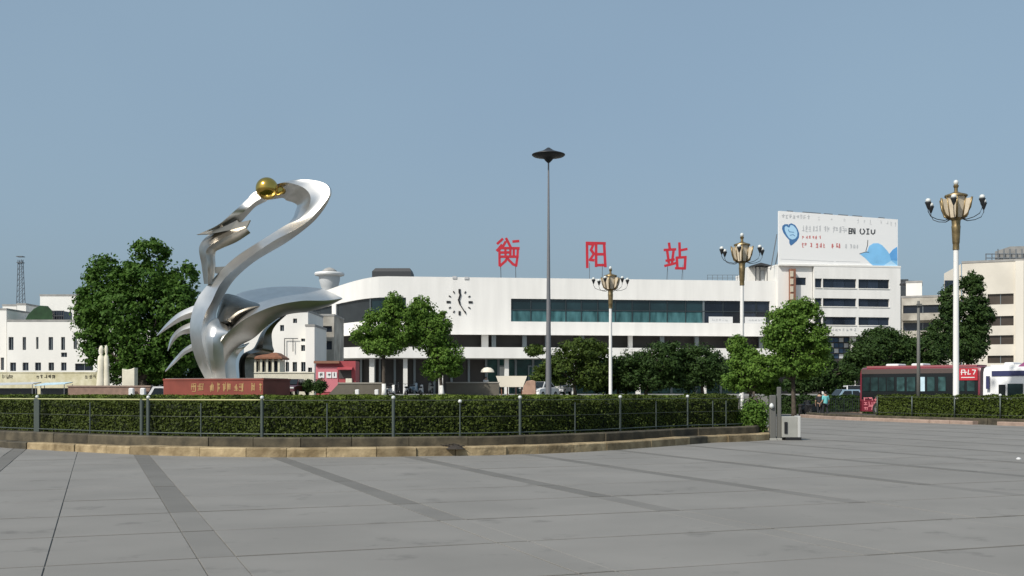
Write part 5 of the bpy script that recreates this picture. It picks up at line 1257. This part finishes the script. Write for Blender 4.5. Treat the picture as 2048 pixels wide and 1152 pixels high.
person('pedestrian in dark clothes beside the one in turquoise', 1639, 67, 0, math.radians(165), 1.6, M['dark_cloth'], M['dark_cloth'], -.1)
person('person in a pale shirt standing behind the forecourt wall under the parasol', 972, 97.5, TZ, math.radians(10), 1.66, M['white_cloth'], M['dark_cloth'], .05)

# parasol
d = 98; x = WX(975, d); ps = thing('parasol', 'cream parasol open behind the forecourt wall', 'parasol', (x, d, TZ)); q = d / F
mb = MB(); mb.tube([(x, d, TZ), (x, d, WZ(736, d))], .025, 6); mb.build('pole', M['chrome'], ps)
mb = MB(); n = 16; zt = WZ(734.5, d)
mb.loft([[(x + r * math.cos(2 * math.pi * j / n) * (1 if j % 2 else .95), d + r * math.sin(2 * math.pi * j / n), zt - h) for j in range(n)] for r, h in ((14.5 * q, 10 * q), (12 * q, 4.6 * q), (7 * q, 1.2 * q), (.02, 0), (7 * q, 1.9 * q), (12 * q, 5.4 * q), (14.2 * q, 10.2 * q))], cap=False); mb.build('canopy', M['umbrella'], ps, smooth=60)

# ------------------------------------------------------------------ forecourt bits
ct = thing('refreshment_counter', 'long cream counter with tapered ends behind the pink stone', 'counter', (WX(1022, 97), 97, TZ)); 
z0, z1, z2 = TZ, WZ(774, 97), WZ(752, 97)
mb = MB(); mb.prism([(WX(1000, 97), 96.6, z1), (WX(1046, 97), 96.6, z1), (WX(1054, 97), 96.6, z2), (WX(992, 97), 96.6, z2)], (0, 1.4, 0)); mb.build('body', M['umbrella'], ct)
for p in (1003, 1015, 1032, 1043): mb = MB(); mb.box(WX(p, 97) - .05, WX(p, 97) + .05, 97.1, 97.2, z0, z1); mb.build('leg', M['kiosk_brown'], ct)
ps_ = thing('pink_stone', 'rough pink standing stone with carved base beside the cream counter', 'stone', (WX(1058, 94), 94, TZ))
mb = MB(); o_ = [(1044, 790), (1047, 773), (1053, 762), (1064, 760), (1071, 762), (1072, 790)]
c0 = Vector((WX(1058, 94), 94, TZ + .5)); mb.loft([[W(x, y, 94) for x, y in o_], [W(1058 + (x - 1058) * 1.04, y + 1, 94.4) for x, y in o_], [W(1058 + (x - 1058) * .9, y + 3, 94.9) for x, y in o_]]); mb.build('boulder', M['pink_stone'], ps_, bevel=.06)
# kiosk
kz = TZ; kd = 118; kk = thing('red_kiosk', 'red kiosk with three white notices under the station canopy', 'kiosk', (WX(670, kd), kd, kz))
mb = MB(); mb.box(WX(632, kd), WX(711, kd), kd, kd + 3, kz, WZ(722, kd)); mb.build('body', M['kiosk_red'], kk)
mb = MB(); mb.box(WX(632, kd) - .02, WX(676, kd), kd - .08, kd - .01, kz + .3, WZ(734, kd)); mb.build('front_panel', M['kiosk_pink'], kk)
mb = MB(); mb.box(WX(629, kd), WX(680, kd), kd - .5, kd - .02, WZ(727, kd), WZ(722, kd)); mb.build('awning', M['kiosk_brown'], kk)
for k, (p0, p1) in enumerate(((637, 649), (653, 663), (664.5, 674))):
    o = pane(WX(p0, kd), WX(p1, kd), WZ(756, kd), WZ(744, kd), M['white_paint'], v=0, parent=kk, T=lambda u, v, w: (u, kd - .12 - v, w), name='notice')
    mb = MB(); rg = random.Random(60 + k); strokes(mb, glyph(rg, WX(p0 + 3, kd), WZ(753, kd), .3, .4, 4), lambda x, y, h: (x, kd - .155 - h, y), .06, .01); mb.build('character', M['ink'], o)
mb = MB(); mb.box(WX(678, kd), WX(703, kd), kd - .06, kd - .01, WZ(757, kd), WZ(740, kd)); mb.build('hatch', M['recess'], kk)
mb = MB(); mb.prism([(WX(676, kd), kd - .02, WZ(735, kd)), (WX(706, kd), kd - .02, WZ(735, kd)), (WX(706, kd), kd - .9, WZ(740, kd)), (WX(676, kd), kd - .9, WZ(740, kd))], (0, 0, .08)); mb.build('hatch_awning', M['kiosk_red'], kk)
mb = MB(); mb.box(WX(693, kd), WX(705, kd), kd - .6, kd - .1, kz, WZ(757, kd)); mb.build('shelf', M['pale_stone'], kk)
for p, y0, y1, dd in ((714, 779, 789, 93), (753, 779, 784, 94)):
    z0 = TZ; mb = MB(); mb.bbox(WX(p - 4, dd), WX(p + 4, dd), dd, dd + .3, z0, WZ(y0, dd), .05); tag(mb.build('white_bin', M['white_paint']), 'white box standing before the ramp wall, ' + ('taller one' if p == 714 else 'smaller one beside the trunk'), 'box')
# stone figures and block left of the sculpture
sg = thing('stone_figures', 'pale stone statue of two figures by the big tree', 'statue', (WX(206, 86), 86, TZ))
def blob_fig(px, ytop, w, lean):
    prof_ = [(0, 1.0), (.15, 1.02), (.35, .86), (.55, .74), (.7, .8), (.78, .66), (.82, .3), (.86, .46), (.92, .56), (.97, .42), (1.0, .06)]
    zt = WZ(ytop, 86); x = WX(px, 86); hw = w * 86 / F
    mb = MB(); mb.loft([[(x + lean * f * .3 + hw * r * math.cos(2 * math.pi * j / 12), 86 + hw * .7 * r * math.sin(2 * math.pi * j / 12), TZ + (zt - TZ) * f) for j in range(12)] for f, r in prof_]); mb.build('figure', M['pale_stone'], sg, smooth=60)
blob_fig(201, 691, 9, .2); blob_fig(214, 690, 6.5, -.2)
sb = thing('white_stone_block', 'white notched stone block under the big tree', 'stone block', (WX(257, 86), 86, TZ))
mb = MB(); mb.prism([W(244, 796, 86), W(244, 737, 86), W(250, 740, 86), W(262, 738, 86), W(269, 735, 86), W(269, 796, 86)], (0, .8, 0)); mb.build('block', M['pale_stone'], sb, bevel=.04)
# awnings and stalls far left
def stall(label, p0, p1, yt, d, m, z0=TZ):
    root = thing('market_stall', label, 'stall', (WX((p0 + p1) / 2, d), d, z0)); x0, x1 = WX(p0, d), WX(p1, d); z = WZ(yt, d)
    mb = MB(); mb.loft([[(x0, d, z - .16), (x1, d, z - .02), (x1 - .1, d + 1.8, z + .12), (x0 + .1, d + 1.8, z + .05)], [(x0, d, z - .1), (x1, d, z + .04), (x1 - .1, d + 1.8, z + .18), (x0 + .1, d + 1.8, z + .11)]]); mb.build('awning', m, root)
    for xx in (x0 + .1, x1 - .1):
        for yy in (d + .1, d + 1.7): mb = MB(); mb.tube([(xx, yy, z0), (xx, yy, z)], .03, 6); mb.build('pole', M['chrome'], root)
    mb = MB(); mb.box(x0 + .3, x1 - .3, d + .6, d + 1.5, z0, z0 + .62); mb.build('table', M['roof_dark'], root)
stall('low market stall under a grey awning at the left edge', -30, 66, 768, 88, M['tarp_white']); stall('low market stall under a pale blue awning beside the grey one', 68, 130, 768, 87, M['tarp'])
low_wall('planter_wall', 'brown low planter wall under the big tree', 136, 300, 771, 84.6, M['brick_wall'], M['kerb_pink'])
for k, p in enumerate((262, 285)):
    mb = MB(); mb.bbox(WX(p - 5, 84.1), WX(p + 5, 84.1), 84.05, 84.45, TZ, WZ(776, 84.1), .06); tag(mb.build('white_crate', M['white_paint']), ('white crate before the planter wall, farther from the plinth', 'white crate before the planter wall, nearer the plinth')[k], 'crate')

# ------------------------------------------------------------------ gateposts, cabinet, litter
gx = gd(880)
gp = [(1545, .2, 1.48, 'thicker grey gatepost with white ball marker at the hedge end'), (1558, .13, 1.75, 'thinner grey gatepost beside the grey cabinet')]
for p, w, h, lab in gp:
    x = WX(p, gx); root = thing('gatepost', lab, 'post', (x, gx, 0), 'gateposts at the hedge end')
    mb = MB(); mb.bbox(x - w / 2, x + w / 2, gx - w / 2, gx + w / 2, 0, h, .02); mb.build('shaft', M['pillar_grey'], root)
    mb = MB(); mb.bbox(x - w / 2 - .02, x + w / 2 + .02, gx - w / 2 - .02, gx + w / 2 + .02, -.01, .06, .01); mb.build('foot', M['cabinet'], root)
    if w > .15: mb = MB(); mb.lathe((x - .06, gx - w / 2 - .03, 1.03), [(.01, 0), (.07, .05), (.075, .1), (.05, .16), (.01, .19)], 12); mb.build('ball_marker', M['lamp_white'], root, smooth=True)
x0, x1 = WX(1562, gx), WX(1598, gx); cb = thing('utility_cabinet', 'grey upright utility cabinet beside the gateposts on the paving', 'cabinet', ((x0 + x1) / 2, gx, 0))
mb = MB(); mb.bbox(x0, x1 - .1, gx - .2, gx + .25, .1, .78, .015); mb.build('body', M['cabinet'], cb)
mb = MB(); mb.bbox(x1 - .098, x1, gx - .22, gx + .25, .1, .8, .01); mb.build('edge_panel', M['cabinet_lip'], cb)
mb = MB(); mb.box(x0 + .1, x1 + .02, gx - .24, gx + .27, 0, .098); mb.build('plinth', M['black'], cb)
mb = MB(); mb.box(x0 + .06, x0 + .16, gx - .225, gx - .202, .22, .6); mb.build('slot', M['black'], cb)
lt = thing('paper_scrap', 'crumpled white paper scrap lying on paving at right', 'litter', (WX(2037, gd(919)), gd(919), 0))
mb = MB(); c = Vector((WX(2037, gd(919)), gd(919), .004)); mb.loft([[c + Vector((x * s, y * s, z)) for x, y in ((-.06, -.03), (.01, -.06), (.07, -.02), (.04, .05), (-.05, .04))] for s, z in ((.9, 0), (.8, .025), (.3, .045))]); mb.build('paper', M['litter'], lt)
db = thing('twig_heap', 'dark heap of dead twigs lying on the yellow kerb', 'debris', (*epoint(es_at_px(905, .2), .2), .21)); base = Vector((*epoint(es_at_px(905, .2), .12), .2))
for k in range(34):
    a = R.uniform(0, 6.28); l = R.uniform(.1, .42); st_ = base + Vector((R.uniform(-.22, .22), R.uniform(-.1, .12), R.uniform(.0, .07)))
    mb = MB(); mb.tube([st_, st_ + Vector((math.cos(a) * l * .7, math.sin(a) * l * .25, R.uniform(-.03, .05)))], [.014, .006], 4); mb.build('twig', M['dead_wood'], db)
mb = MB(); mb.lathe(base + Vector((.06, 0, -.03)), [(.28, 0), (.2, .05), (.08, .09), (.01, .1)], 9); mb.build('leaf_litter', M['dead_wood'], db)
